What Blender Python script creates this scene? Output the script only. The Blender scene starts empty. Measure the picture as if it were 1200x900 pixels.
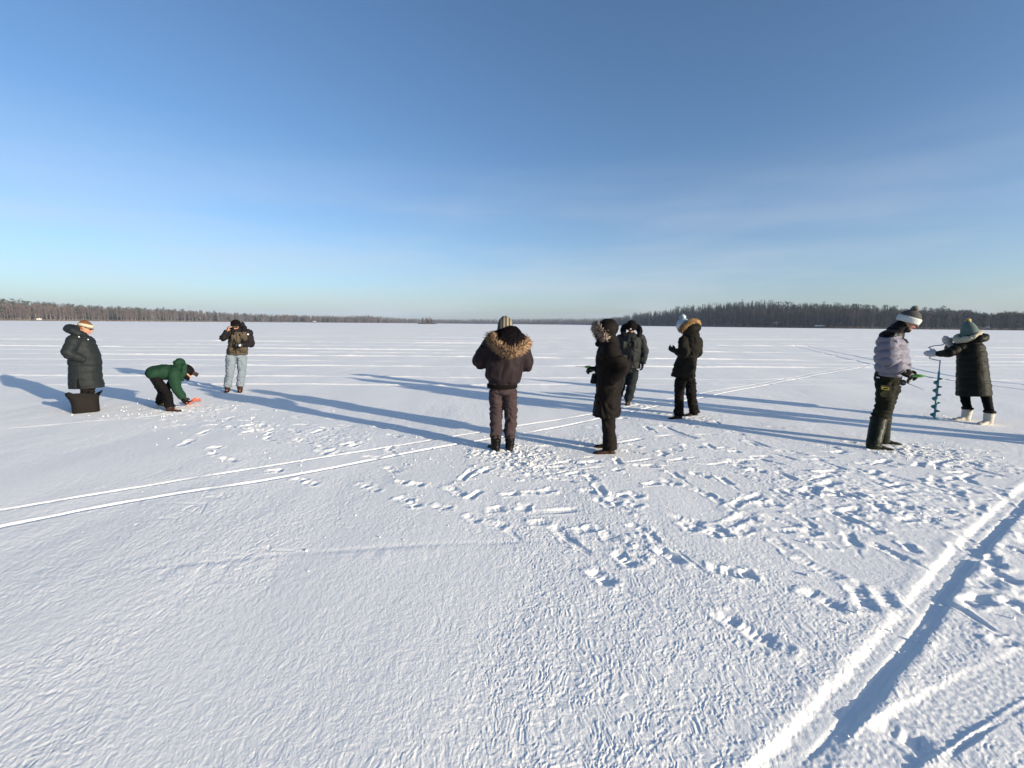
import bpy, math, random
import numpy as np
from mathutils import Vector, Matrix

# ------------------------------------------------------------------ basics
S = bpy.context.scene
COL = S.collection
R = math.radians
rng = np.random.default_rng(7)
random.seed(7)

def lin(c):
    c = c/255.0
    return c/12.92 if c <= 0.04045 else ((c+0.055)/1.055)**2.4
def rgb(r, g, b): return (lin(r), lin(g), lin(b), 1.0)

def tag(o, label=None, cat=None, group=None, kind=None):
    if label: o['label'] = label
    if cat: o['category'] = cat
    if group: o['group'] = group
    if kind: o['kind'] = kind
    return o
def empty(name, loc, rz=0.0):
    o = bpy.data.objects.new(name, None); COL.objects.link(o)
    o.location = loc; o.rotation_euler = (0, 0, rz); o.empty_display_size = 0.2
    return o
def mesh_obj(name, verts, faces, mats, parent=None, smooth=True, fmat=None):
    me = bpy.data.meshes.new(name)
    verts = np.asarray(verts, dtype=np.float32)
    if isinstance(faces, np.ndarray):
        n = len(faces); k = faces.shape[1]
        me.vertices.add(len(verts)); me.vertices.foreach_set('co', verts.ravel())
        me.loops.add(n*k); me.loops.foreach_set('vertex_index', faces.astype(np.int32).ravel())
        me.polygons.add(n)
        me.polygons.foreach_set('loop_start', np.arange(0, n*k, k, dtype=np.int32))
        me.polygons.foreach_set('loop_total', np.full(n, k, dtype=np.int32))
        me.update(calc_edges=True)
    else:
        me.from_pydata(verts.tolist(), [], [tuple(int(i) for i in f) for f in faces])
    if not isinstance(mats, (list, tuple)): mats = [mats]
    for m in mats: me.materials.append(m)
    if fmat is not None: me.polygons.foreach_set('material_index', np.asarray(fmat, dtype=np.int32))
    me.polygons.foreach_set('use_smooth', np.full(len(me.polygons), smooth))
    me.update()
    o = bpy.data.objects.new(name, me); COL.objects.link(o)
    if parent is not None: o.parent = parent
    return o

# ------------------------------------------------------------------ noise
def _hash(ix, iy, iz, seed):
    h = (ix.astype(np.int64)*374761393 + iy.astype(np.int64)*668265263 + iz*2147483647 + seed*1274126177) & 0xFFFFFFFF
    h = ((h ^ (h >> 13))*1274126177) & 0xFFFFFFFF
    h = ((h ^ (h >> 15))*2246822519) & 0xFFFFFFFF
    return ((h ^ (h >> 16)) & 0xFFFFFF).astype(np.float32)/np.float32(0xFFFFFF)
def noise2(x, y, seed=0):
    """gradient-like smooth value noise in -1..1"""
    x0 = np.floor(x); y0 = np.floor(y)
    fx = (x-x0).astype(np.float32); fy = (y-y0).astype(np.float32)
    ix = x0.astype(np.int64); iy = y0.astype(np.int64)
    out = 0
    ux = fx*fx*fx*(fx*(fx*6-15)+10); uy = fy*fy*fy*(fy*(fy*6-15)+10)
    for dx in (0, 1):
        for dy in (0, 1):
            a = _hash(ix+dx, iy+dy, np.int64(0), seed)*np.float32(6.2831853)
            g = np.cos(a)*(fx-dx) + np.sin(a)*(fy-dy)
            w = (ux if dx else 1-ux)*(uy if dy else 1-uy)
            out = out + w*g
    return out*1.5
def noise3(p, seed=0):
    f0 = np.floor(p); f = (p-f0).astype(np.float32); i = f0.astype(np.int64)
    u = f*f*(3-2*f); out = 0
    for dx in (0, 1):
        for dy in (0, 1):
            for dz in (0, 1):
                v = _hash(i[:, 0]+dx, i[:, 1]+dy, i[:, 2]+dz, seed)*2-1
                w = (u[:, 0] if dx else 1-u[:, 0])*(u[:, 1] if dy else 1-u[:, 1])*(u[:, 2] if dz else 1-u[:, 2])
                out = out+w*v
    return out
def sstep(a, b, x):
    t = np.clip((x-a)/(b-a), 0, 1); return t*t*(3-2*t)

# ------------------------------------------------------------------ camera model (photo is 1200 x 900)
F_PX = 520.0; CAM_H = 1.6
PITCH = math.atan((450-379.3)/F_PX); ROLL = math.atan(0.0093)
Fw = np.array([0, math.cos(PITCH), -math.sin(PITCH)])
R0 = np.array([1.0, 0, 0]); U0 = np.cross(R0, Fw)
Rt = R0*math.cos(ROLL)+U0*math.sin(ROLL)
Up = U0*math.cos(ROLL)-R0*math.sin(ROLL)
CAM = np.array([0, 0, CAM_H])
def ray(px, py): return Fw*F_PX + Rt*(px-600) - Up*(py-450)
def ground(px, py):
    v = ray(px, py); t = CAM_H/-v[2]; return CAM + v*t
def az_of(px):
    """azimuth (from +Y towards +X) of a point on the horizon at this picture column"""
    v = ray(px, 379.3+0.0093*(px-600)); return math.atan2(v[0], v[1])

SUN_EL = R(10.8)
SUN_H = np.array([0.833, -0.553]); SUN_AZ = math.atan2(SUN_H[0], SUN_H[1])   # clockwise from +Y

# ------------------------------------------------------------------ materials
def new_mat(name):
    m = bpy.data.materials.new(name); m.use_nodes = True
    nt = m.node_tree; b = nt.nodes['Principled BSDF']
    return m, nt, b
def cloth(name, col, rough=0.8, var=0.25, scale=9.0, bump=0.25, bscale=140.0, spec=0.12, sheen=0.0):
    m, nt, b = new_mat(name)
    tc = nt.nodes.new('ShaderNodeTexCoord')
    n = nt.nodes.new('ShaderNodeTexNoise'); n.inputs['Scale'].default_value = scale; n.inputs['Detail'].default_value = 4
    nt.links.new(tc.outputs['Object'], n.inputs['Vector'])
    mx = nt.nodes.new('ShaderNodeMix'); mx.data_type = 'RGBA'
    mx.inputs['A'].default_value = tuple(c*(1-var) for c in col[:3])+(1,)
    mx.inputs['B'].default_value = tuple(min(1, c*(1+var)) for c in col[:3])+(1,)
    nt.links.new(n.outputs['Fac'], mx.inputs['Factor'])
    nt.links.new(mx.outputs['Result'], b.inputs['Base Color'])
    n2 = nt.nodes.new('ShaderNodeTexNoise'); n2.inputs['Scale'].default_value = bscale; n2.inputs['Detail'].default_value = 2
    nt.links.new(tc.outputs['Object'], n2.inputs['Vector'])
    bp = nt.nodes.new('ShaderNodeBump'); bp.inputs['Strength'].default_value = bump; bp.inputs['Distance'].default_value = 0.004
    nt.links.new(n2.outputs['Fac'], bp.inputs['Height']); nt.links.new(bp.outputs['Normal'], b.inputs['Normal'])
    b.inputs['Roughness'].default_value = rough
    b.inputs['Specular IOR Level'].default_value = spec
    b.inputs['Sheen Weight'].default_value = sheen
    return m
def plain(name, col, rough=0.5, metal=0.0, spec=0.5):
    return_m = cloth(name, col, rough, 0.1, 25.0, 0.05, 300.0, spec)
    return_m.node_tree.nodes['Principled BSDF'].inputs['Metallic'].default_value = metal
    return return_m
def hairmat(name, c1, c2, c3, rough=0.7):
    """each separate tuft or leaf takes its own tone"""
    m, nt, b = new_mat(name)
    g = nt.nodes.new('ShaderNodeNewGeometry')
    cr = nt.nodes.new('ShaderNodeValToRGB')
    e = cr.color_ramp.elements; e[0].color = c1; e[1].color = c3
    e2 = cr.color_ramp.elements.new(0.5); e2.color = c2
    nt.links.new(g.outputs['Random Per Island'], cr.inputs['Fac'])
    nt.links.new(cr.outputs['Color'], b.inputs['Base Color'])
    b.inputs['Roughness'].default_value = rough; b.inputs['Specular IOR Level'].default_value = 0.15
    return m

M = {}
M['skin'] = cloth('skin', (0.3744, 0.2016, 0.1368, 1), 0.55, 0.08, 20, 0.05)
M['lips'] = cloth('lips', (0.38, 0.12, 0.10, 1), 0.5, 0.05)
M['eyes'] = cloth('eyes', (0.03, 0.02, 0.02, 1), 0.3, 0.05)
M['hair_red'] = cloth('hair_red', (0.1250, 0.0550, 0.0250, 1), 0.7, 0.4, 60, 0.6, 200)
M['black_cloth'] = cloth('black_cloth', (0.0028, 0.0024, 0.0028, 1), 0.85, 0.3)
M['black_fleece'] = cloth('black_fleece', (0.006, 0.005, 0.006, 1), 1.0, 0.4, 60, 1.0, 90, 0.0)
M['black_leather'] = cloth('black_leather', (0.0040, 0.0035, 0.0032, 1), 0.45, 0.3)
M['rubber_sole'] = cloth('rubber_sole', (0.012, 0.012, 0.012, 1), 0.7, 0.2)
M['coat_teal'] = cloth('coat_slate', (0.0130, 0.0162, 0.0179, 1), 0.6, 0.15)
M['green_jacket'] = cloth('green_jacket', (0.0088, 0.0309, 0.0162, 1), 0.75, 0.15)
M['brown_boot'] = cloth('brown_boot', (0.0300, 0.0150, 0.0110, 1), 0.55, 0.35)
M['olive_boot'] = cloth('olive_boot', (0.0350, 0.0300, 0.0175, 1), 0.6, 0.3)
M['jeans'] = cloth('jeans', (0.145, 0.175, 0.205, 1), 0.85, 0.25, 7)
M['jacket_olive'] = cloth('jacket_olive', (0.0625, 0.0500, 0.0340, 1), 0.75, 0.2)
M['jacket_dark'] = cloth('jacket_charcoal', (0.0098, 0.0084, 0.0098, 1), 0.7, 0.2)
M['aubergine'] = cloth('aubergine_nylon', (0.0161, 0.0106, 0.0124, 1), 0.7, 0.2)
M['mauve_trousers'] = cloth('mauve_trousers', (0.0387, 0.0262, 0.0283, 1), 0.8, 0.2)
M['coat_brown'] = cloth('coat_brown', (0.0053, 0.0035, 0.0028, 1), 0.75, 0.2)
M['trouser_brown'] = cloth('trouser_brown', (0.0075, 0.0052, 0.0048, 1), 0.85, 0.2)
M['jacket_slate'] = cloth('jacket_slate', (0.0182, 0.0203, 0.0210, 1), 0.7, 0.25)
M['trouser_slate'] = cloth('trouser_slate', (0.0140, 0.0168, 0.0182, 1), 0.8, 0.25)
M['parka_olive'] = cloth('parka_olive', (0.0075, 0.0067, 0.0047, 1), 0.8, 0.2)
M['trouser_umber'] = cloth('trouser_umber', (0.0050, 0.0035, 0.0030, 1), 0.85, 0.25)
M['lavender'] = cloth('lavender_nylon', (0.150, 0.145, 0.182, 1), 0.55, 0.10)
M['black_nylon'] = cloth('black_nylon', (0.0040, 0.0036, 0.0045, 1), 0.5, 0.2)
M['work_olive'] = cloth('work_olive', (0.0084, 0.0087, 0.0045, 1), 0.8, 0.3)
M['rubber_green'] = cloth('rubber_green', (0.0105, 0.0126, 0.0077, 1), 0.42, 0.2)
M['coat_forest'] = cloth('coat_forest', (0.0065, 0.0065, 0.0043, 1), 0.6, 0.2)
M['cream_knit'] = cloth('cream_knit', (0.3740, 0.3400, 0.2584, 1), 0.95, 0.1, 30, 0.9, 70)
M['white_knit'] = cloth('white_knit', (0.4760, 0.4896, 0.4760, 1), 0.95, 0.08, 30, 0.7, 70)
M['mitten_white'] = cloth('mitten_white', (0.4080, 0.3944, 0.4080, 1), 0.95, 0.1, 30, 0.7, 70)
M['pale_boot'] = cloth('pale_boot', (0.4488, 0.4216, 0.3672, 1), 0.8, 0.15)
M['blue_knit'] = cloth('blue_knit', (0.0960, 0.1320, 0.1200, 1), 0.95, 0.35, 40, 1.0, 60)
M['iceblue_knit'] = cloth('iceblue_knit', (0.3400, 0.4080, 0.4488, 1), 0.95, 0.25, 30, 0.9, 60)
M['grey_knit'] = cloth('grey_knit', (0.0780, 0.0720, 0.0690, 1), 0.95, 0.4, 40, 0.9, 60)
M['black_knit'] = cloth('black_knit', (0.0040, 0.0028, 0.0028, 1), 0.95, 0.3, 40, 0.9, 60)
M['patch_yellow'] = plain('patch_yellow', (0.55, 0.40, 0.06, 1), 0.6)
M['patch_white'] = plain('patch_white', (0.7, 0.7, 0.7, 1), 0.6)
M['glass_dark'] = plain('glass_dark', (0.01, 0.008, 0.008, 1), 0.12)
M['camera_black'] = plain('camera_black', (0.012, 0.012, 0.013, 1), 0.4)
M['metal_grey'] = plain('metal_grey', (0.35, 0.36, 0.38, 1), 0.35, 0.8)
M['auger_teal'] = plain('auger_teal', (0.05, 0.21, 0.235, 1), 0.4)
M['rod_green'] = plain('rod_green', (0.09, 0.28, 0.035, 1), 0.45)
M['orange_plastic'] = plain('orange_plastic', (0.42, 0.11, 0.075, 1), 0.5)
M['bag_black'] = cloth('bag_black', (0.0085, 0.0068, 0.0062, 1), 0.7, 0.25)
M['fur_tan'] = hairmat('fur_tan', (0.035, 0.020, 0.012, 1), (0.20, 0.118, 0.068, 1), (0.42, 0.30, 0.20, 1))
M['fur_grey'] = hairmat('fur_grey', (0.015, 0.010, 0.010, 1), (0.20, 0.145, 0.12, 1), (0.48, 0.40, 0.34, 1))
M['fur_gold'] = hairmat('fur_gold', (0.10, 0.05, 0.02, 1), (0.30, 0.18, 0.08, 1), (0.50, 0.36, 0.20, 1))
M['pom_cream'] = hairmat('pom_cream', (0.30, 0.20, 0.08, 1), (0.60, 0.46, 0.22, 1), (0.8, 0.68, 0.42, 1))
M['pom_blue'] = hairmat('pom_blue', (0.25, 0.33, 0.38, 1), (0.45, 0.55, 0.62, 1), (0.75, 0.8, 0.82, 1))
M['pom_grey'] = hairmat('pom_grey', (0.08, 0.07, 0.065, 1), (0.18, 0.17, 0.16, 1), (0.34, 0.33, 0.32, 1))

def stripes_mat():
    m, nt, b = new_mat('striped_knit')
    tc = nt.nodes.new('ShaderNodeTexCoord'); sp = nt.nodes.new('ShaderNodeSeparateXYZ')
    nt.links.new(tc.outputs['Object'], sp.inputs[0])
    mp = nt.nodes.new('ShaderNodeMath'); mp.operation = 'MULTIPLY'; mp.inputs[1].default_value = 150.0
    nt.links.new(sp.outputs['X'], mp.inputs[0])
    sn = nt.nodes.new('ShaderNodeMath'); sn.operation = 'SINE'; nt.links.new(mp.outputs[0], sn.inputs[0])
    cr = nt.nodes.new('ShaderNodeValToRGB'); cr.color_ramp.elements[0].position = 0.35; cr.color_ramp.elements[1].position = 0.6
    cr.color_ramp.elements[0].color = (0.04, 0.032, 0.025, 1); cr.color_ramp.elements[1].color = (0.20, 0.175, 0.125, 1)
    ma = nt.nodes.new('ShaderNodeMath'); ma.operation = 'MULTIPLY_ADD'; ma.inputs[1].default_value = 0.5; ma.inputs[2].default_value = 0.5
    nt.links.new(sn.outputs[0], ma.inputs[0]); nt.links.new(ma.outputs[0], cr.inputs['Fac'])
    nt.links.new(cr.outputs['Color'], b.inputs['Base Color']); b.inputs['Roughness'].default_value = 0.95
    return m
M['striped_knit'] = stripes_mat()

def snow_mat():
    m, nt, b = new_mat('snow')
    b.inputs['Base Color'].default_value = (0.87, 0.855, 0.825, 1)
    b.inputs['Roughness'].default_value = 0.75
    b.inputs['Specular IOR Level'].default_value = 0.25
    tc = nt.nodes.new('ShaderNodeTexCoord')
    n1 = nt.nodes.new('ShaderNodeTexNoise'); n1.inputs['Scale'].default_value = 85.0; n1.inputs['Detail'].default_value = 5; n1.inputs['Roughness'].default_value = 0.7
    n2 = nt.nodes.new('ShaderNodeTexNoise'); n2.inputs['Scale'].default_value = 20.0; n2.inputs['Detail'].default_value = 6; n2.inputs['Roughness'].default_value = 0.68
    mpp = nt.nodes.new('ShaderNodeMapping'); mpp.inputs['Scale'].default_value = (1.0, 0.55, 1.0)
    nt.links.new(tc.outputs['Object'], n1.inputs['Vector'])
    nt.links.new(tc.outputs['Object'], mpp.inputs['Vector']); nt.links.new(mpp.outputs[0], n2.inputs['Vector'])
    b1 = nt.nodes.new('ShaderNodeBump'); b1.inputs['Strength'].default_value = 0.55; b1.inputs['Distance'].default_value = 0.004
    b2 = nt.nodes.new('ShaderNodeBump'); b2.inputs['Strength'].default_value = 0.36; b2.inputs['Distance'].default_value = 0.012
    nt.links.new(n1.outputs['Fac'], b1.inputs['Height'])
    nt.links.new(n2.outputs['Fac'], b2.inputs['Height'])
    nt.links.new(b2.outputs['Normal'], b1.inputs['Normal'])
    nt.links.new(b1.outputs['Normal'], b.inputs['Normal'])
    return m
M['snow'] = snow_mat()

# ------------------------------------------------------------------ the snow on the lake: one sheet to the horizon
def build_ground():
    rr = [0.0, 0.2, 0.45, 0.7, 0.9]
    r = 0.9
    while r < 45: r *= 1.0030; rr.append(r)
    while r < 130: r *= 1.006; rr.append(r)
    while r < 2900: r *= 1.05; rr.append(r)
    rr = np.array(rr)
    dense = np.linspace(R(-61), R(61), 1330)
    coarse = np.linspace(R(61), R(299), 200)[1:-1]
    th = np.concatenate([dense, coarse])              # a closed turn
    nr, nt_ = len(rr), len(th)
    RR, TH = np.meshgrid(rr, th, indexing='ij')
    X = (RR*np.sin(TH)).astype(np.float64); Y = (RR*np.cos(TH)).astype(np.float64)
    nd = len(dense)
    H = np.zeros_like(X)
    # work on the dense sector; the rest stays gently rolling
    Xd, Yd, Rd = X[:, :nd], Y[:, :nd], RR[:, :nd]
    h = np.zeros_like(Xd)
    # wind drifts
    h += 0.012*noise2(Xd*0.55+3.1, Yd*0.33+7.7, 1)*sstep(90, 20, Rd)
    h += 0.003*noise2(Xd*1.6, Yd*0.8, 2)*sstep(60, 12, Rd)
    # pitted wind crust
    wx = 0.035*noise2(Xd*5, Yd*5, 31)+0.016*noise2(Xd*17, Yd*17, 33); wy = 0.05*noise2(Xd*5+9, Yd*5+4, 32)+0.022*noise2(Xd*17+3, Yd*17, 34)
    ca, sa = math.cos(R(12)), math.sin(R(12))
    Xa = (Xd*ca+Yd*sa)+wx; Ya = (-Xd*sa+Yd*ca)+wy
    patch = sstep(-0.42, 0.25, noise2(Xd*0.55+11, Yd*0.38+5, 3)+0.45*noise2(Xd*1.9, Yd*1.3, 4))
    patch = 0.42+0.62*patch
    fade = sstep(26, 7, Rd)
    n0 = noise2(Xa*12, Ya*7, 35); n1 = noise2(Xa*24, Ya*19, 5); n2 = noise2(Xa*47, Ya*41, 6); n3 = noise2(Xa*92, Ya*85, 7)
    near = sstep(9, 3, Rd)
    rough = 0.0025*n1+0.0022*n2*(0.7+0.6*n1)+0.0013*n3*near
    rough = rough - 0.0030*sstep(0.18, 0.55, n1+0.6*n2)           # small sharp-sided pits
    h += rough*patch*fade*1.05
    h += 0.0009*n0*patch*fade
    h += 0.0022*noise2(Xd*3.4+1, Yd*1.9, 8)*patch*sstep(30, 10, Rd)
    # thin hairline cracks and scallops in the crust
    ck = np.abs(noise2(Xd*1.7+0.25*n0, Yd*1.2, 36)); h -= 0.0035*sstep(0.020, 0.0, ck)*sstep(0.1, 0.5, noise2(Xd*0.9, Yd*0.7, 37))*sstep(12, 5, Rd)

    def sl(x, y, rad):
        r0 = math.hypot(x, y); t0 = math.atan2(x, y)
        i0, i1 = np.searchsorted(rr, [max(r0-rad, 0), r0+rad])
        dt = rad/max(r0, 0.3)*1.3
        j0, j1 = np.searchsorted(dense, [t0-dt, t0+dt])
        return slice(max(i0-1, 0), i1+1), slice(max(j0-1, 0), min(j1+1, nd))
    srng = np.random.default_rng(3)

    def poly(pts_px, world=False):
        pts = [np.array(p[:2], float) if world else ground(*p)[:2] for p in pts_px]
        # Catmull-Rom resample
        out = []
        P = [2*pts[0]-pts[1]]+pts+[2*pts[-1]-pts[-2]]
        for i in range(1, len(P)-2):
            a, b, c, d = P[i-1:i+3]
            n = max(2, int(np.linalg.norm(c-b)/0.25))
            n = min(n, 120)
            for k in range(n):
                t = k/n
                out.append(0.5*((2*b)+(-a+c)*t+(2*a-5*b+4*c-d)*t*t+(-a+3*b-3*c+d)*t**3))
        out.append(pts[-1]); return np.array(out)
    def along(line, halfmax):
        D = np.full(h.shape, 1e9); L = np.zeros(h.shape); acc = 0.0
        for a, b in zip(line[:-1], line[1:]):
            seg = b-a; ln = np.linalg.norm(seg)
            if ln < 1e-6: continue
            m = (a+b)/2
            s = sl(m[0], m[1], ln/2+halfmax+0.02)
            xs, ys = Xd[s], Yd[s]
            if xs.size == 0: acc += ln; continue
            u = seg/ln
            t = np.clip((xs-a[0])*u[0]+(ys-a[1])*u[1], 0, ln)
            dx = xs-a[0]-u[0]*t; dy = ys-a[1]-u[1]*t
            d = np.hypot(dx, dy)*np.where(u[0]*dy-u[1]*dx > 0, 1, -1)   # + = left of travel
            cur = D[s]; better = np.abs(d) < np.abs(cur)
            cur[better] = d[better]; D[s] = cur
            l = L[s]; l[better] = (acc+t)[better]; L[s] = l
            acc += ln
        return D, L, acc
    def groove(pts, w=0.04, depth=0.03, rim=0.008, wob=0.2, world=False, breaks=0.0, ends=0.3):
        line = poly(pts, world)
        D, L, tot = along(line, w*2.6)
        nz = noise2(L*5+w*100, D*3, 11)
        ww = w*(1+wob*nz)
        a = np.abs(D)/ww
        g = 1-sstep(0.55, 1.15, a)
        rimv = np.exp(-((a-1.45)/0.35)**2)
        k = sstep(0, ends, L)*sstep(0, ends, tot-L)
        if breaks: k = k*sstep(-breaks, 0.15, noise2(L*2.3+13, L*0, 12))
        ok = np.abs(D) < w*2.6
        depth = depth*0.40*(1+0.35*noise2(L*4.1+w*50, D*0, 72)); rim = rim*0.25
        h[ok] += (k*(-depth*g + rim*rimv*(1+0.6*nz)))[ok]

    # pair of ski tracks crossing from the left edge, behind the middle person, to the far right
    groove([(-140, 625), (0, 598), (250, 557), (380, 536), (500, 517), (607, 499), (700, 484), (817, 462), (900, 448), (1000, 430), (1130, 412)], 0.027, 0.026, 0.008, 0.22, breaks=0.9, ends=0.6)
    groove([(-140, 646), (0, 617), (150, 588), (300, 565), (380, 550), (500, 527), (617, 507), (700, 491), (823, 466), (905, 450), (1010, 431), (1140, 413)], 0.034, 0.032, 0.010, 0.20, breaks=1.1, ends=0.6)
    groove([(-80, 512), (0, 503), (120, 493), (200, 486), (255, 481)], 0.04, 0.017, 0.006, 0.4, breaks=0.6)
    groove([(612, 522), (700, 497+25), (767, 512), (800, 510)], 0.04, 0.025, 0.01, 0.2, breaks=0.4)
    # dark double ski line far right
    groove([(925, 404), (940, 408), (1020, 427), (1090, 442), (1200, 457), (1320, 472)], 0.06, 0.05, 0.0, 0.1)
    groove([(940, 404), (955, 408), (1035, 424), (1100, 438), (1200, 451), (1320, 464)], 0.06, 0.05, 0.0, 0.1)
    # long low ridges lying across the lake, far off
    for (ya, yb, amp, wd) in ((384.5, 386, .09, 1.6), (388, 389.5, .11, 1.0), (391, 392.5, .09, .7), (393.6, 394.6, .06, .5), (396, 395, .08, .4), (398.6, 400, .05, .35), (401, 403, .09, .32), (405, 406.5, .05, .25), (409, 411, .07, .20),
                              (413, 414, .035, .16), (417.5, 419.5, .06, .15), (424, 423, .025, .12), (430, 427, .045, .11), (443, 441, .030, .09), (454, 446, .026, .07)):
        pts = []
        for i, px in enumerate(range(-120, 1400, 160)):
            y = (ya-3.6+(yb-ya+8.6)*(px/1200.0)) + srng.uniform(-.35, .35)*(ya-378)/25
            pts.append((px, y))
        line = poly(pts); D, L, tot = along(line, wd*2.5)
        ok = np.abs(D) < wd*2.5
        k = 0.25+0.75*sstep(-0.25, 0.25, noise2(L*0.06+ya, L*0, 15)+0.4*noise2(L*0.6+ya, L*0, 16))
        h[ok] += (k*amp*np.exp(-(D/wd)**2)*(1+0.25*noise2(L*2/wd*0.2, D, 17)))[ok]
    # low crust ledge across the foreground
    line = poly([(60, 676), (215, 665), (330, 652), (410, 647), (500, 640), (600, 637), (690, 630)]); D, L, tot = along(line, 0.30)
    ok = np.abs(D) < 0.30
    k = sstep(0, .8, L)*sstep(0, .8, tot-L)
    Dn = D+0.018*noise2(L*7, D*6, 18)
    h[ok] += (k*(0.0034*(0.35+noise2(L*11, D*3, 70))*sstep(-.5, .2, noise2(L*1.7, D*0, 73))*sstep(0.02, -0.02, Dn)*sstep(-0.30, -0.02, D)-0.002*np.exp(-((D-0.03)/0.03)**2)))[ok]

    # wide runner trench at right and the track that joins it
    trL = [(800, 980), (867, 900), (950, 813), (1040, 723), (1093, 660), (1157, 600), (1200, 566), (1260, 530)]
    trR = [(905, 980), (972, 900), (1040, 813), (1100, 726), (1142, 665), (1190, 607), (1230, 570), (1284, 533)]
    cen = [((a[0]+b[0])/2, (a[1]+b[1])/2) for a, b in zip(trL, trR)]
    line = poly(cen); W = 0.084
    D, L, tot = along(line, 0.45); ok = np.abs(D) < 0.45
    nz = noise2(L*5, D*2, 19)*0.008+noise2(L*22, D*15, 20)*0.005
    a = D+nz
    left = sstep(W+0.005, W-0.045, a); right = sstep(-W-0.012, -W+0.022, a)
    g = np.minimum(left, right)
    smooth_in = (g > 0.02) & ok
    rib = 0.0012*np.sin(L*95+3*noise2(L*4, D*4, 21))*sstep(0.0, 0.10, D)
    rough = (0.0035*noise2(Xd*34, Yd*34, 22)+0.002*noise2(Xd*70, Yd*70, 23))*sstep(-0.03, 0.09, D)
    hh = -0.0155*g - 0.004*np.exp(-((D+0.03)/0.012)**2) + (rib+rough)*g
    hh += 0.0015*np.exp(-((D-W-0.03)/0.03)**2)*(1+1.0*noise2(L*9, D*9, 24)) + 0.003*np.exp(-((D+W+0.03)/0.03)**2)
    h[ok] *= (1-0.75*g[ok])
    h[ok] += hh[ok]
    # second track, shallower and ribbed
    line = poly([(860, 980), (972, 914), (1062, 860), (1148, 809), (1235, 768), (1330, 731)]); W = 0.092
    D, L, tot = along(line, 0.4); ok = np.abs(D) < 0.4
    g = np.minimum(sstep(W+0.008, W-0.022, D+noise2(L*9, D*2, 25)*0.01), sstep(-W-0.01, -W+0.012, D+noise2(L*5, D*2, 26)*0.005))
    rib = 0.0009*np.sin(L*120+D*25)+0.0016*noise2(Xd*60, Yd*60, 27)
    h[ok] *= (1-0.75*g[ok])
    h[ok] += (-0.0095*g+rib*g+0.001*np.exp(-((D-W-0.035)/0.035)**2)*(1+0.3*noise2(L*8, D*8, 28)))[ok]
    groove([(1090, 905), (1117, 880), (1200, 825), (1300, 770)], 0.012, 0.012, 0.003, 0.5, breaks=0.5)
    groove([(1117, 880), (1150, 902), (1175, 925)], 0.03, 0.02, 0.008, 0.3)
    groove([(1100, 703), (1130, 715), (1165, 738), (1197, 750)], 0.022, 0.022, 0.012, 0.3, ends=0.05)

    # footprints ---------------------------------------------------------
    def stamp(x, y, ang, ln, wd, depth, rim=0.010, seed=0, sharp=0.60):
        rad = ln*0.9+0.10
        s = sl(x, y, rad); xs, ys = Xd[s], Yd[s]
        if xs.size == 0: return
        ca, sa = math.cos(ang), math.sin(ang)
        u = (xs-x)*ca+(ys-y)*sa; v = -(xs-x)*sa+(ys-y)*ca
        w = wd*(0.5-0.10*np.cos(np.clip(u/ln*2, -1, 1)*math.pi))*(1+0.12*np.sin(u/ln*5+1))
        q = np.sqrt((u/(ln*0.5))**4+(v/w)**4+1e-9)**0.5
        q = q+0.16*noise2(xs*17+seed, ys*17, 40)+0.08*noise2(xs*45+seed, ys*45, 41)
        inside = 1-sstep(1-sharp, 1.05, q)
        floor = depth*(1+0.18*noise2(xs*22, ys*22+seed, 42)+0.18*(u/ln)+0.10*np.sin(u*180)*(wd > .07)-0.35*np.exp(-((u+ln*.12)/.02)**2)*(wd > .07))
        rm = rim*np.exp(-((q-1.28)/0.24)**2)*(1+1.3*noise2(xs*14+seed, ys*14, 43))
        cur = h[s]
        h[s] = cur*(1-0.75*inside) - 0.40*floor*inside + 0.24*rm
    def lump(x, y, rad, ht, seed=0):
        s = sl(x, y, rad*1.6); xs, ys = Xd[s], Yd[s]
        if xs.size == 0: return
        d = np.hypot(xs-x, ys-y)/rad
        d = d+0.45*noise2(xs*9/rad*0.1+seed, ys*9/rad*0.1, 44)
        h[s] += 0.30*ht*(1-sstep(0.15, 1.0, d))*(0.8+0.8*noise2(xs*30, ys*30, 45))
    def foot(p, q, wpx=None, depth=0.032, wd=0.115, rim=0.012):
        a = ground(*p)[:2]; b = ground(*q)[:2]; d = b-a; L = np.linalg.norm(d)
        m = (a+b)/2
        stamp(m[0], m[1], math.atan2(d[1], d[0]), max(0.16, min(L, 0.9)), wd, depth, rim, srng.uniform(0, 50))
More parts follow.
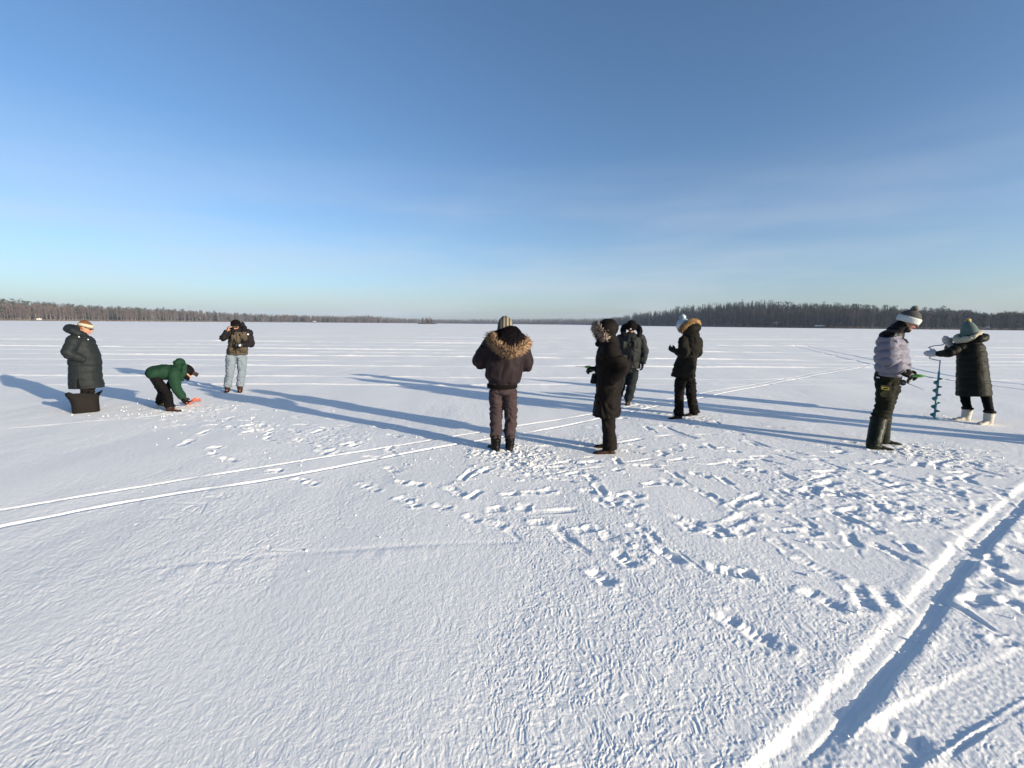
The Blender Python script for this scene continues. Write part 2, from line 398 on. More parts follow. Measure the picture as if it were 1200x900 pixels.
    F = [((212, 523), (226, 515)), ((246, 525), (259, 525)), ((258, 537), (279, 541)), ((281, 500), (300, 497)), ((284, 508), (308, 503)), ((340, 503), (352, 507)),
         ((345, 514), (358, 518)), ((365, 508), (380, 503)), ((372, 522), (385, 526)), ((386, 527), (402, 531)), ((317, 552), (329, 551)), ((345, 561), (358, 563)), ((359, 565), (371, 567)),
         ((204, 499), (221, 497)), ((231, 510), (248, 503)), ((400, 522), (418, 518)), ((410, 524), (424, 519)), ((452, 547), (467, 553)), ((420, 567), (432, 570)), ((431, 571), (444, 575)),
         ((464, 564), (477, 566)), ((484, 567), (493, 568)), ((468, 583), (480, 587)), ((479, 588), (491, 593)), ((539, 564), (556, 549)), ((525, 571), (545, 581)), ((509, 592), (527, 597)),
         ((545, 604), (561, 611)), ((573, 612), (593, 617)), ((575, 597), (586, 596)), ((590, 580), (604, 579)), ((616, 590), (613, 599)), ((622, 612), (643, 612)),
         ((619, 577), (628, 577)), ((634, 577), (649, 573)), ((686, 556), (699, 564)), ((683, 575), (696, 577)), ((738, 578), (749, 582)), ((735, 588), (748, 593)), ((716, 586), (724, 589)), ((720, 580), (728, 581)),
         ((648, 615), (671, 635)), ((695, 617), (722, 633)), ((676, 622), (694, 619)), ((758, 620), (771, 637)), ((739, 615), (757, 622)), ((720, 647), (744, 662)), ((770, 643), (801, 659)),
         ((800, 613), (813, 622)), ((806, 610), (822, 621)), ((829, 622), (838, 626)), ((813, 573), (835, 582)), ((779, 563), (795, 569)), ((755, 568), (771, 566)),
         ((854, 595), (880, 581)), ((853, 614), (879, 602)), ((862, 624), (883, 617)), ((833, 615), (843, 624)), ((842, 620), (854, 628)), ((888, 592), (913, 589)), ((910, 621), (932, 623)), ((933, 623), (957, 621)),
         ((908, 632), (933, 650)), ((693, 668), (718, 684)), ((840, 717), (916, 757)), ((835, 665), (858, 670)), ((858, 671), (881, 673)),
         ((943, 690), (990, 713)), ((1000, 683), (1022, 715)), ((1030, 690), (1050, 713)), ((1060, 636), (1074, 648)), ((1128, 706), (1160, 700)), ((1180, 704), (1210, 718)), ((1038, 848), (1082, 872)),
         ((809, 554), (833, 560)), ((860, 545), (873, 549)), ((883, 551), (894, 553)), ((962, 570), (981, 564)), ((938, 577), (956, 571)), ((1000, 577), (1012, 583)),
         ((990, 597), (1008, 604)), ((1024, 590), (1038, 602)), ((1045, 578), (1066, 574)), ((1075, 592), (1095, 597)), ((1012, 616), (1024, 622)), ((1050, 610), (1076, 608)), ((1104, 562), (1124, 560)), ((1128, 571), (1148, 578)),
         ((1180, 640), (1200, 646)), ((1150, 655), (1172, 663)), ((1165, 672), (1190, 682)), ((1120, 640), (1135, 642)), ((736, 520), (750, 524))]
    for i, (p, q) in enumerate(F):
        foot(p, q, depth=srng.uniform(0.022, 0.036), wd=srng.uniform(0.085, 0.125) if p[1] < 660 else 0.125)
        if p[1] > 636: foot(p, q, depth=0.045, wd=0.10, rim=0.004)
        if i % 2 == 0:
            g = ground((p[0]+q[0])/2+srng.uniform(-9, 9), (p[1]+q[1])/2+srng.uniform(-3, 4))
            lump(g[0], g[1], srng.uniform(.05, .09), srng.uniform(.010, .022), srng.uniform(0, 99))
    # dragging heels and long scuffs
    for pts, w, dp in (([(592, 620), (603, 627), (611, 634)], .03, .025), ([(648, 616), (672, 636), (698, 652)], .035, .022), ([(705, 676), (725, 690), (760, 703), (796, 716)], .022, .018),
                       ([(620, 601), (650, 599), (682, 597)], .05, .025), ([(626, 547), (650, 544), (676, 538), (700, 535)], .03, .02), ([(632, 556), (655, 555), (668, 551)], .03, .02), ([(678, 551), (694, 549), (711, 548)], .035, .02),
                       ([(724, 543), (750, 540), (780, 535)], .03, .02), ([(800, 541), (830, 545), (860, 541), (898, 537)], .035, .022), ([(870, 513), (888, 519), (905, 525)], .035, .03), ([(888, 527), (912, 533), (937, 540)], .035, .03),
                       ([(955, 539), (975, 545), (996, 552)], .04, .03), ([(905, 578), (917, 585), (930, 590)], .03, .02), ([(945, 518), (965, 521), (990, 528)], .035, .025), ([(1180, 548), (1197, 553), (1230, 560)], .04, .03),
                       ([(1010, 560), (1040, 572), (1075, 586)], .03, .022), ([(1130, 563), (1150, 570), (1166, 573)], .04, .03), ([(782, 640), (795, 648), (808, 654)], .015, .02), ([(835, 678), (800, 650), (790, 640)], .02, .01),
                       ([(733, 494), (775, 500), (816, 515)], .035, .03), ([(774, 497), (790, 505), (812, 514)], .03, .03), ([(1075, 566), (1105, 575), (1140, 584)], .03, .025), ([(1120, 543), (1150, 552), (1185, 560)], .035, .03)):
        groove(pts, w*0.85, dp, 0.010, 0.55, ends=0.10, breaks=0.35)
    # scattered extra prints
    def rprints(n, px0, px1, py0, py1, ang=None, dep=(.018, .034)):
        for _ in range(n):
            px = srng.uniform(px0, px1); py = srng.uniform(py0, py1)
            g = ground(px, py)
            a = srng.normal(ang if ang is not None else 0, 0.5) if ang is not None else srng.uniform(0, math.pi)
            stamp(g[0], g[1], a, srng.uniform(.12, .30), srng.uniform(.06, .11), srng.uniform(*dep), srng.uniform(.006, .016), srng.uniform(0, 99))
            if srng.random() < 0.4: lump(g[0]+srng.uniform(-.15, .15), g[1]+srng.uniform(-.15, .15), srng.uniform(.04, .09), srng.uniform(.01, .022), srng.uniform(0, 99))
    rprints(7, 610, 800, 535, 600); rprints(16, 860, 1130, 545, 640, 2.6); rprints(18, 960, 1220, 525, 600, 2.6); rprints(9, 1130, 1240, 600, 760, 2.6)
    rprints(8, 690, 900, 490, 545); rprints(12, 250, 470, 488, 535); rprints(10, 190, 330, 482, 505); rprints(6, 800, 1000, 500, 550, 2.7); rprints(10, 700, 860, 478, 500)
    def trail(a, b, drag=0.5):
        A = ground(*a)[:2]; B = ground(*b)[:2]; d = B-A; L = np.linalg.norm(d); d = d/L; nn = np.array([-d[1], d[0]]); t = srng.uniform(0, .3); k = 0
        bend = srng.uniform(-.12, .12)*L
        while t < L:
            c = A+d*t+nn*((.10 if k % 2 else -.10)+bend*math.sin(t/L*math.pi)+srng.normal(0, .025))
            an = math.atan2(d[1], d[0])+srng.normal(0, .14)+(.12 if k % 2 else -.12)
            ln = srng.uniform(.24, .31); dp = srng.uniform(.024, .036)
            stamp(c[0], c[1], an, ln, srng.uniform(.085, .11), dp, srng.uniform(.005, .012), srng.uniform(0, 99))
            if srng.random() < drag:      # toe scuff dragged out of the print
                e = c+np.array([math.cos(an), math.sin(an)])*(ln*.5+.09)
                stamp(e[0], e[1], an, srng.uniform(.14, .26), .045, dp*.5, .003, srng.uniform(0, 99), .9)
            if srng.random() < .3: lump(c[0]+srng.uniform(-.12, .12), c[1]+srng.uniform(-.12, .12), srng.uniform(.03, .06), srng.uniform(.01, .02), srng.uniform(0, 99))
            t += srng.uniform(.50, .68); k += 1
    for a, b in (((600, 540), (900, 640)), ((640, 545), (1020, 530)), ((760, 500), (1020, 600)), ((720, 535), (1040, 700)), ((830, 495), (1150, 585)), ((860, 560), (1100, 645)), ((900, 525), (1190, 560)), ((1060, 540), (870, 600)),
                 ((1090, 545), (960, 640)), ((1110, 545), (1250, 640)), ((1000, 545), (1220, 610)), ((940, 600), (1120, 690)), ((230, 485), (460, 545)), ((300, 478), (520, 520)), ((590, 545), (500, 600)), ((760, 480), (830, 500)), ((1150, 560), (1230, 720)), ((250, 490), (400, 500))):
        trail(a, b)
    # churned snow where people have been standing and drilling
    def churn(px, py, rx, ry, amp, seed, lump_n=0):
        g = ground(px, py)
        s = sl(g[0], g[1], max(rx, ry)*1.5); xs, ys = Xd[s], Yd[s]
        if xs.size == 0: return
        d = np.hypot((xs-g[0])/rx, (ys-g[1])/ry)+0.3*noise2(xs*4+seed, ys*4, 50)
        m = 1-sstep(0.35, 1.1, d)
        n = noise2(xs*7+seed, ys*7, 51)+0.7*noise2(xs*15, ys*15+seed, 52)+0.4*noise2(xs*31, ys*31, 53)
        n = np.abs(n)*1.2-0.25
        h[s] += 0.50*amp*n*m
        for _ in range(lump_n):
            a = srng.uniform(0, 6.28); q = math.sqrt(srng.random())
            lump(g[0]+rx*q*math.cos(a), g[1]+ry*q*math.sin(a), srng.uniform(.03, .07), srng.uniform(.012, .03), srng.uniform(0, 99))
    churn(596, 532, 0.62, 0.55, 0.024, 1, 50); churn(640, 548, 0.8, 0.5, 0.012, 2, 25); churn(1085, 530, 0.75, 0.5, 0.024, 3, 40); churn(1150, 545, 0.6, 0.5, 0.014, 33, 12)
    churn(225, 480, 0.9, 0.6, 0.022, 4, 40); churn(150, 486, 0.8, 0.4, 0.016, 5, 15); churn(700, 515, 0.6, 0.45, 0.010, 6, 10); churn(745, 476, 0.7, 0.5, 0.016, 7, 15)
    churn(810, 490, 0.7, 0.5, 0.018, 8, 20); churn(295, 500, 0.5, 0.5, 0.020, 9, 12); churn(1000, 595, 0.8, 0.55, 0.010, 10, 25); churn(960, 565, 0.9, 0.55, 0.010, 11, 18)
    churn(380, 512, 0.8, 0.55, 0.012, 12, 15); churn(1097, 490, 0.3, 0.3, 0.016, 13, 12); churn(745, 640, 0.16, 0.22, 0.010, 14, 4); churn(265, 462, 0.5, 0.4, 0.012, 15, 6); churn(1035, 524, .4, .3, .012, 16, 8)
    churn(1090, 600, 0.8, 0.6, 0.008, 17, 18)
    # sunken feet hollow for the ice holes
    h *= sstep(0.95, 1.3, Rd)
    edge = sstep(R(61), R(57), np.abs(TH[:, :nd]))
    H[:, :nd] = h*edge
    V = np.stack([X, Y, H], -1).reshape(-1, 3)
    # loose crumbs of snow thrown up round the churned places and lying on the crust
    cr_ = np.random.default_rng(21); C = []
    for (px, py, sx, sy, n) in ((596, 533, .55, .5, 260), (640, 548, .8, .5, 120), (1085, 530, .7, .45, 240), (225, 480, .9, .5, 260), (150, 487, .7, .3, 70), (1150, 548, .6, .5, 80), (700, 520, .6, .5, 60), (810, 491, .7, .5, 80),
                                (295, 502, .6, .5, 70), (980, 590, 1.0, .6, 150), (760, 640, .6, .4, 50), (1097, 490, .25, .25, 90), (1020, 720, .4, .3, 40), (380, 515, .9, .6, 50), (600, 600, 1.2, .8, 60)):
        g = ground(px, py); C.append(np.stack([g[0]+cr_.normal(0, sx, n), g[1]+cr_.normal(0, sy, n), cr_.uniform(.002, .0075, n)*cr_.choice([1, 1, 1, 1.7], n)], 1))
    C = np.concatenate(C); C = C[cr_.random(len(C)) < .55]; rc = np.hypot(C[:, 0], C[:, 1]); tc_ = np.arctan2(C[:, 0], C[:, 1])
    ii = np.clip(np.searchsorted(rr, rc), 0, nr-1); jj = np.clip(np.searchsorted(dense, tc_), 0, nd-1); zc = H[ii, jj]
    ico = np.array([(1, 0, 0), (-1, 0, 0), (0, 1, 0), (0, -1, 0), (0, 0, 1), (0, 0, -1), (.6, .6, .5), (-.6, .55, .55), (-.5, -.6, .6), (.6, -.6, .5)], float)
    icf = np.array([(0, 6, 4), (6, 2, 4), (2, 7, 4), (7, 1, 4), (1, 8, 4), (8, 3, 4), (3, 9, 4), (9, 0, 4), (0, 2, 6), (2, 1, 7), (1, 3, 8), (3, 0, 9), (0, 5, 2), (2, 5, 1), (1, 5, 3), (3, 5, 0)])
    n = len(C); vv = ico[None]*(1+cr_.normal(0, .18, (n, 10, 3)))*C[:, 2][:, None, None]*cr_.uniform(.7, 1.4, (n, 1, 3))
    vv += np.stack([C[:, 0], C[:, 1], zc+C[:, 2]*.35], 1)[:, None, :]
    tag(mesh_obj('snow_crumbs', vv.reshape(-1, 3), (icf[None]+np.arange(n)[:, None, None]*10).reshape(-1, 3), M['snow'], None, True), 'loose crumbs of snow scattered over the trampled snow', 'snow crumbs', kind='stuff')
    # quads (closed in angle)
    i = np.arange(nr-1)[:, None]; j = np.arange(nt_)[None, :]; j2 = (j+1) % nt_
    a = i*nt_+j; b = i*nt_+j2; c = (i+1)*nt_+j2; d = (i+1)*nt_+j
    Fq = np.stack([a, d, c, b], -1)
    Fq = Fq.reshape(-1, 4)
    o = mesh_obj('ground', V, Fq, M['snow'])
    tag(o, kind='structure')
    return o
build_ground()

# ------------------------------------------------------------------ loft and remesh tools
def crom(P, k=6):
    P = np.asarray(P, float)
    if len(P) == 2: k2 = k; return np.array([P[0]+(P[1]-P[0])*t for t in np.linspace(0, 1, k2+1)])
    Q = np.vstack([2*P[0]-P[1], P, 2*P[-1]-P[-2]]); out = []
    for i in range(1, len(Q)-2):
        a, b, c, d = Q[i-1:i+3]
        for s in range(k):
            t = s/k
            out.append(0.5*((2*b)+(-a+c)*t+(2*a-5*b+4*c-d)*t*t+(-a+3*b-3*c+d)*t**3))
    out.append(P[-1]); return np.array(out)
def loft(pts, ra, rb=None, n=18, k=5, cap=(0.6, 0.6), torso=False, sq=1.0):
    """closed tube through pts with radii ra (in the picture plane) and rb (in depth)"""
    rb = ra if rb is None else rb
    A = np.column_stack([np.asarray(pts, float), ra, rb]); A = crom(A, k)
    P, a, b = A[:, :3], np.maximum(A[:, 3], 1e-3), np.maximum(A[:, 4], 1e-3)
    T = np.gradient(P, axis=0); T /= np.linalg.norm(T, axis=1)[:, None]+1e-12
    rows = []; prev = None
    for i in range(len(P)):
        t = T[i]
        if torso: ref = np.array([0, 1.0, 0])
        else: ref = prev if prev is not None else (np.array([0, 1.0, 0]) if abs(t[1]) < .8 else np.array([1.0, 0, 0]))
        s2 = ref-t*np.dot(ref, t); s2 /= np.linalg.norm(s2)+1e-12
        s1 = np.cross(s2, t); prev = s2
        rows.append((P[i], t, s1, s2, a[i], b[i]))
    rings = []
    ph = np.linspace(0, 2*math.pi, n, endpoint=False); c, s = np.cos(ph), np.sin(ph)
    if sq != 1.0: c = np.sign(c)*np.abs(c)**sq; s = np.sign(s)*np.abs(s)**sq
    def ring(o, s1, s2, A_, B_): return o+np.outer(c*A_, s1)+np.outer(s*B_, s2)
    p, t, s1, s2, A0, B0 = rows[0]; m = min(A0, B0)
    for q in (0.12, 0.5, 0.8): 
        g = math.cos(math.pi/2*q); rings.append(ring(p-t*m*cap[0]*g, s1, s2, A0*math.sin(math.pi/2*q), B0*math.sin(math.pi/2*q)))
    for (p, t, s1, s2, A0, B0) in rows: rings.append(ring(p, s1, s2, A0, B0))
    p, t, s1, s2, A0, B0 = rows[-1]; m = min(A0, B0)
    for q in (0.8, 0.5, 0.12):
        g = math.cos(math.pi/2*q); rings.append(ring(p+t*m*cap[1]*g, s1, s2, A0*math.sin(math.pi/2*q), B0*math.sin(math.pi/2*q)))
    V = np.vstack(rings); F = []
    m = len(rings)
    for i in range(m-1):
        for j in range(n):
            F.append((i*n+j, i*n+(j+1) % n, (i+1)*n+(j+1) % n, (i+1)*n+j))
    F.append(tuple(range(n-1, -1, -1))); F.append(tuple((m-1)*n+j for j in range(n)))
    return V, F
def ball(c, r, axes=None, n=14):
    c = np.asarray(c, float); r = np.asarray([r]*3 if np.isscalar(r) else r, float)
    V = []; F = []
    for i in range(1, n):
        for j in range(2*n):
            a = math.pi*i/n; b = math.pi*j/n
            V.append((math.sin(a)*math.cos(b), math.sin(a)*math.sin(b), math.cos(a)))
    V.append((0, 0, 1)); V.append((0, 0, -1)); m = 2*n
    for i in range(n-2):
        for j in range(m): F.append((i*m+j, (i+1)*m+j, (i+1)*m+(j+1) % m, i*m+(j+1) % m))
    for j in range(m):
        F.append((len(V)-2, j, (j+1) % m)); F.append((len(V)-1, (n-2)*m+(j+1) % m, (n-2)*m+j))
    V = np.array(V)*r
    if axes is not None: V = V @ np.asarray(axes)
    return V+c, F
def merge(parts):
    VV, FF, o = [], [], 0
    for V, F in parts:
        VV.append(np.asarray(V)); FF += [tuple(i+o for i in f) for f in F]; o += len(V)
    return np.vstack(VV), FF
def fuse(name, parts, mats, parent, voxel=0.012, smooth=4, disp=None, fmat=None):
    """union of closed shapes as one continuous skin"""
    V, F = merge(parts)
    me = bpy.data.meshes.new('tmp'); me.from_pydata(V.tolist(), [], F)
    o = bpy.data.objects.new('tmp', me); COL.objects.link(o)
    rm = o.modifiers.new('r', 'REMESH'); rm.mode = 'VOXEL'; rm.voxel_size = voxel
    if smooth:
        sm = o.modifiers.new('s', 'SMOOTH'); sm.factor = 0.5; sm.iterations = smooth
    dg = bpy.context.evaluated_depsgraph_get(); dg.update()
    ev = o.evaluated_get(dg); out = bpy.data.meshes.new_from_object(ev)
    bpy.data.objects.remove(o); bpy.data.meshes.remove(me)
    n = len(out.vertices); co = np.empty(n*3, np.float32); out.vertices.foreach_get('co', co); co = co.reshape(-1, 3)
    no = np.empty(n*3, np.float32); out.vertices.foreach_get('normal', no); no = no.reshape(-1, 3)
    if disp is not None:
        co = co+no*disp(co, no)[:, None]
        out.vertices.foreach_set('co', co.astype(np.float32).ravel())
    out.materials.clear()
    if not isinstance(mats, (list, tuple)): mats = [mats]
    for m in mats: out.materials.append(m)
    if fmat is not None:
        pc = np.empty(len(out.polygons)*3, np.float32); out.polygons.foreach_get('center', pc)
        out.polygons.foreach_set('material_index', fmat(pc.reshape(-1, 3)).astype(np.int32))
    out.polygons.foreach_set('use_smooth', np.full(len(out.polygons), True)); out.update()
    out.name = name
    ob = bpy.data.objects.new(name, out); COL.objects.link(ob); ob.parent = parent
    return ob
def hard(name, parts, mat, parent, smooth=True):
    V, F = merge(parts); return mesh_obj(name, V, F, mat, parent, smooth)
def boxp(c, half, axes=None, bevel=0.25):
    """chamfered box"""
    hx, hy, hz = half; b = min(half)*bevel
    V = []
    for sx in (-1, 1):
        for sy in (-1, 1):
            for sz in (-1, 1):
                V += [(sx*(hx-b), sy*(hy-b), sz*hz), (sx*(hx-b), sy*hy, sz*(hz-b)), (sx*hx, sy*(hy-b), sz*(hz-b))]
    V = np.array(V); idx = lambda sx, sy, sz, k: ((sx*2+sy)*2+sz)*3+k
    F = []
    for s in (0, 1):
        f = [idx(0, 0, s, 0), idx(1, 0, s, 0), idx(1, 1, s, 0), idx(0, 1, s, 0)]; F.append(tuple(f if s else f[::-1]))
        f = [idx(0, s, 0, 1), idx(1, s, 0, 1), idx(1, s, 1, 1), idx(0, s, 1, 1)]; F.append(tuple(f[::-1] if s else f))
        f = [idx(s, 0, 0, 2), idx(s, 1, 0, 2), idx(s, 1, 1, 2), idx(s, 0, 1, 2)]; F.append(tuple(f if s else f[::-1]))
    for a in (0, 1):
        for c_ in (0, 1):
            F.append((idx(a, c_, 0, 1), idx(a, c_, 0, 2), idx(a, c_, 1, 2), idx(a, c_, 1, 1)))
            F.append((idx(a, 0, c_, 0), idx(a, 0, c_, 2), idx(a, 1, c_, 2), idx(a, 1, c_, 0)))
            F.append((idx(0, a, c_, 0), idx(0, a, c_, 1), idx(1, a, c_, 1), idx(1, a, c_, 0)))
            for d_ in (0, 1): F.append((idx(a, c_, d_, 0), idx(a, c_, d_, 1), idx(a, c_, d_, 2)))
    if axes is not None: V = V @ np.asarray(axes)
    return V+np.asarray(c, float), F
def nrm(v): v = np.asarray(v, float); return v/(np.linalg.norm(v)+1e-12)
def tufts(name, centers, dirs, ln, wd, mat, parent, r=None):
    """hairs: thin three-sided spikes"""
    r = r or rng
    n = len(centers); C = np.asarray(centers, float); D = np.asarray(dirs, float)
    D = D/np.linalg.norm(D, axis=1)[:, None]
    a = np.cross(D, r.normal(size=(n, 3))); a /= np.linalg.norm(a, axis=1)[:, None]; b = np.cross(D, a)
    L = np.asarray(ln)*np.ones(n); w = np.asarray(wd)*np.ones(n)
    V = np.stack([C+a*w[:, None], C-a*w[:, None]*.5+b*w[:, None]*.87, C-a*w[:, None]*.5-b*w[:, None]*.87, C+D*L[:, None]], 1).reshape(-1, 3)
    base = np.arange(n)[:, None]*4
    F = np.stack([base+[0, 1, 3], base+[1, 2, 3], base+[2, 0, 3]], 1).reshape(-1, 3)
    return mesh_obj(name, V, F, mat, parent, True)
def fur_path(name, pts, tube_r, n, ln, mat, parent, bias=(0, 0, 0), wd=(.003, .007)):
    P = crom(pts, 14); T = np.gradient(P, axis=0); T /= np.linalg.norm(T, axis=1)[:, None]
    i = rng.integers(0, len(P), n); t = T[i]
    v = rng.normal(size=(n, 3)); v -= t*np.sum(v*t, 1)[:, None]; v /= np.linalg.norm(v, axis=1)[:, None]
    C = P[i]+v*tube_r*rng.uniform(.5, 1, n)[:, None]+t*rng.normal(0, .008, n)[:, None]
    D = v+np.asarray(bias)+rng.normal(0, .35, (n, 3))
    o = tufts(name, C, D, rng.uniform(.5, 1.1, n)*ln, rng.uniform(wd[0], wd[1], n), mat, parent)
    return o
def pompom(c, r, mat, parent, n=420):
    v = rng.normal(size=(n, 3)); v /= np.linalg.norm(v, axis=1)[:, None]
    return tufts('pompom', np.asarray(c)+v*r*0.25, v+rng.normal(0, .2, (n, 3)), r*0.85*rng.uniform(.8, 1.1, n), r*0.13, mat, parent)

# ------------------------------------------------------------------ figures
class Fig:
    def __init__(s, px, py, label, height_px=None):
        g = ground(px, py); s.g = g; s.dist = math.hypot(g[0], g[1]); s.e = np.array([g[0], g[1]])/s.dist
        s.u = np.array([s.e[1], -s.e[0]])
        s.root = empty('person', (g[0], g[1], -0.026), -math.atan2(g[0], g[1]))
        tag(s.root, label, 'person')
        s.feet = []
    def P(s, px, py, d=0.0):
        v = ray(px, py); t = (s.dist+d)/(v[0]*s.e[0]+v[1]*s.e[1]); q = CAM+v*t
        return np.array([q[0]*s.u[0]+q[1]*s.u[1], d, q[2]+0.026])
    def W(s, px, py, hw, d=0.0): return s.P(px+hw, py, d)[0]-s.P(px, py, d)[0]
    def G(s, px, py):
        q = ground(px, py); x = q[0]*s.u[0]+q[1]*s.u[1]; y = q[0]*s.e[0]+q[1]*s.e[1]-s.dist
        return np.array([x, y, 0.0])
    def rings(s, L):
        """[(px,py,half width px, half depth m[, d])]"""
        pts = []; a = []; b = []
        for q in L:
            d = q[4] if len(q) > 4 else 0.0
            pts.append(s.P(q[0], q[1], d)); a.append(s.W(q[0], q[1], q[2], d)); b.append(q[3])
        return pts, a, b

def fold_disp(amp=0.010, f=(7, 7, 17), seed=0, base=0.0):
    f = np.array(f)
    def d(co, no):
        p = co*f+noise3(co*6, seed+5)[:, None]*0.9
        n1 = noise3(p, seed); n2 = noise3(p*2.1+3, seed+1)
        return base+amp*(np.abs(n1)*1.3-0.45+0.4*n2)
    return d
def quilt_disp(bones, depth=0.016, seed=0, wr=0.006, power=0.45):
    """puffer channels: bones = [(A,B,radius,spacing,phase)], each vertex follows its nearest bone"""
    def d(co, no):
        best = np.full(len(co), 1e9); ph = np.zeros(len(co))
        for A, B, r, sp, p0 in bones:
            A = np.asarray(A, float); B = np.asarray(B, float); ax = B-A; L = np.linalg.norm(ax); ax = ax/L
            t = (co-A)@ax; tc = np.clip(t, 0, L)
            dist = np.linalg.norm(co-A-tc[:, None]*ax, axis=1)/r
            k = dist < best; best[k] = dist[k]; ph[k] = (t/sp+p0)[k]
        wob = 0.05*noise3(co*5, seed)
        q = np.abs(np.sin(math.pi*(ph+wob)))**power
        n = noise3(co*np.array([16, 16, 12]), seed+2); n2 = noise3(co*34, seed+3)
        return depth*(q-0.75)+wr*(n*0.7+0.5*n2)*(0.4+0.6*(1-q)+0.2)
    return d
def quilt_folds(bones, depth, seed, wr=0.006, f=(7, 7, 15), famp=0.006):
    a = quilt_disp(bones, depth, seed, wr); b = fold_disp(famp, f, seed+9)
    return lambda co, no: a(co, no)+b(co, no)

def hand_parts(w, f, n, side, curl=0.5, k=1.0, fat=1.0):
    """palm, four unequal fingers bending at their knuckles, a thumb off the side of the palm"""
    f = nrm(f); n = nrm(np.asarray(n, float)-f*np.dot(n, f)); sd = np.cross(f, n)*side
    parts = []
    # palm as three parallel rays so that its width follows sd
    for o in (-.026, -.009, .009, .026):
        parts.append(loft([w-f*.015*k+sd*o*.6*k, w+f*.045*k+sd*o*k, w+f*.088*k+sd*o*k], [.017*k*fat, .0165*k*fat, .013*k*fat], n=10, k=3))
    lens = (.060, .074, .080, .070)
    for i, o in enumerate((-.030, -.011, .009, .028)):
        b = w+f*.086*k+sd*o*k; L = lens[i]*k; pts = [b]; a = 0.0
        for sg, tt in ((.42, .55), (.32, .85), (.26, .6)):
            a += curl*tt*1.25
            b = b+(f*math.cos(a)+n*math.sin(a)+sd*o*1.5)*L*sg; pts.append(b)
        parts.append(loft(pts, [.0105*k*fat, .0098*k*fat, .009*k*fat, .0075*k*fat], n=9, k=3, cap=(.9, .9)))
    b = w+f*.026*k+sd*.026*k
    parts.append(loft([b, b+(f*.6+sd*.75+n*.25)*.034*k, b+(f*.6+sd*.75+n*.25)*.034*k+(f*.85+sd*.25+n*.5*curl)*.04*k], [.0145*k*fat, .0125*k*fat, .009*k*fat], n=9, k=3, cap=(.9, .9)))
    return parts

def head_parts(c, fwd, up):
    """skull, jaw, nose, brow, ears, in the frame of the head"""
    fwd = nrm(fwd); up = nrm(np.asarray(up, float)-fwd*np.dot(up, fwd)); sd = np.cross(fwd, up)
    A = np.array([sd, fwd, up])
    at = lambda x, y, z: c+sd*x+fwd*y+up*z
    P = [ball(at(0, -.012, .028), (.076, .094, .090), A), ball(at(0, .018, -.035), (.060, .072, .078), A), ball(at(0, .048, -.088), (.030, .030, .024), A),
         ball(at(0, .052, .022), (.055, .034, .020), A), ball(at(.036, .052, -.028), (.024, .028, .026), A), ball(at(-.036, .052, -.028), (.024, .028, .026), A),
         loft([at(0, .082, .015), at(0, .098, -.010), at(0, .108, -.028)], [.009, .011, .015], n=10, k=3), ball(at(0, .084, -.060), (.024, .014, .011), A)]
    for s_ in (-1, 1): P.append(ball(at(.076*s_, -.008, -.008), (.010, .018, .030), A))
    return P, A, at
def face_fmat(c, A):
    def f(pc):
        q = (pc-c)@A.T
        m = np.zeros(len(pc), int)
        m[(np.abs(q[:, 0]) < .026) & (np.abs(q[:, 2]+.060) < .0085) & (q[:, 1] > .075)] = 1
        for s_ in (-1, 1):
            m[(np.hypot(q[:, 0]-.031*s_, (q[:, 2]-.000)*1.6) < .014) & (q[:, 1] > .055)] = 2
        return m
    return f

def build_body(F, head_c, fwd, up, neck, chest, pelvis, arms, legs, hands, bare=True, skin_r=1.0):
    """one continuous figure; clothes are laid over it"""
    parts, A, at = head_parts(head_c, fwd, up)
    parts.append(loft([at(0, -.03, -.06), (at(0, -.03, -.1)+neck)/2, neck, nrm(chest-neck)*.08+neck], [.050, .050, .054, .085], n=14))
    parts.append(loft([neck+nrm(chest-neck)*.04, chest, (chest+pelvis)/2, pelvis], [.085, .115, .105, .115], [.065, .088, .085, .095], torso=True))
    for (sh, el, wr) in arms:
        parts.append(loft([chest*.35+neck*.15+sh*.5, sh, (sh+el)/2, el, (el+wr)/2, wr], [.055, .046, .042, .034, .032, .024], n=12, k=4))
    for lg in legs:
        hp, kn, an = lg[:3]; mid_ = lg[3] if len(lg) > 3 else (kn+an)/2
        parts.append(loft([pelvis*.4+hp*.6, hp, (hp+kn)/2, kn, mid_, an], [.08, .072, .064, .047, .044, .033], n=12, k=4))
    for (an, toe) in F.feet:
        parts.append(loft([an+np.array([0, 0, -.02]), (an*np.array([.6, .6, 0])+toe*np.array([.4, .4, 0]))+np.array([0, 0, .05]), toe*np.array([1, 1, 0])+np.array([0, 0, .032])-nrm((toe-an)*np.array([1, 1, 0]))*.03], [.034, .032, .022], [.034, .03, .022], n=10, k=3))
    for hp_ in hands: parts += hp_
    o = fuse('body', parts, [M['skin'], M['lips'], M['eyes']], F.root, 0.0075, 2, None, face_fmat(head_c, A))
    return o, A, at

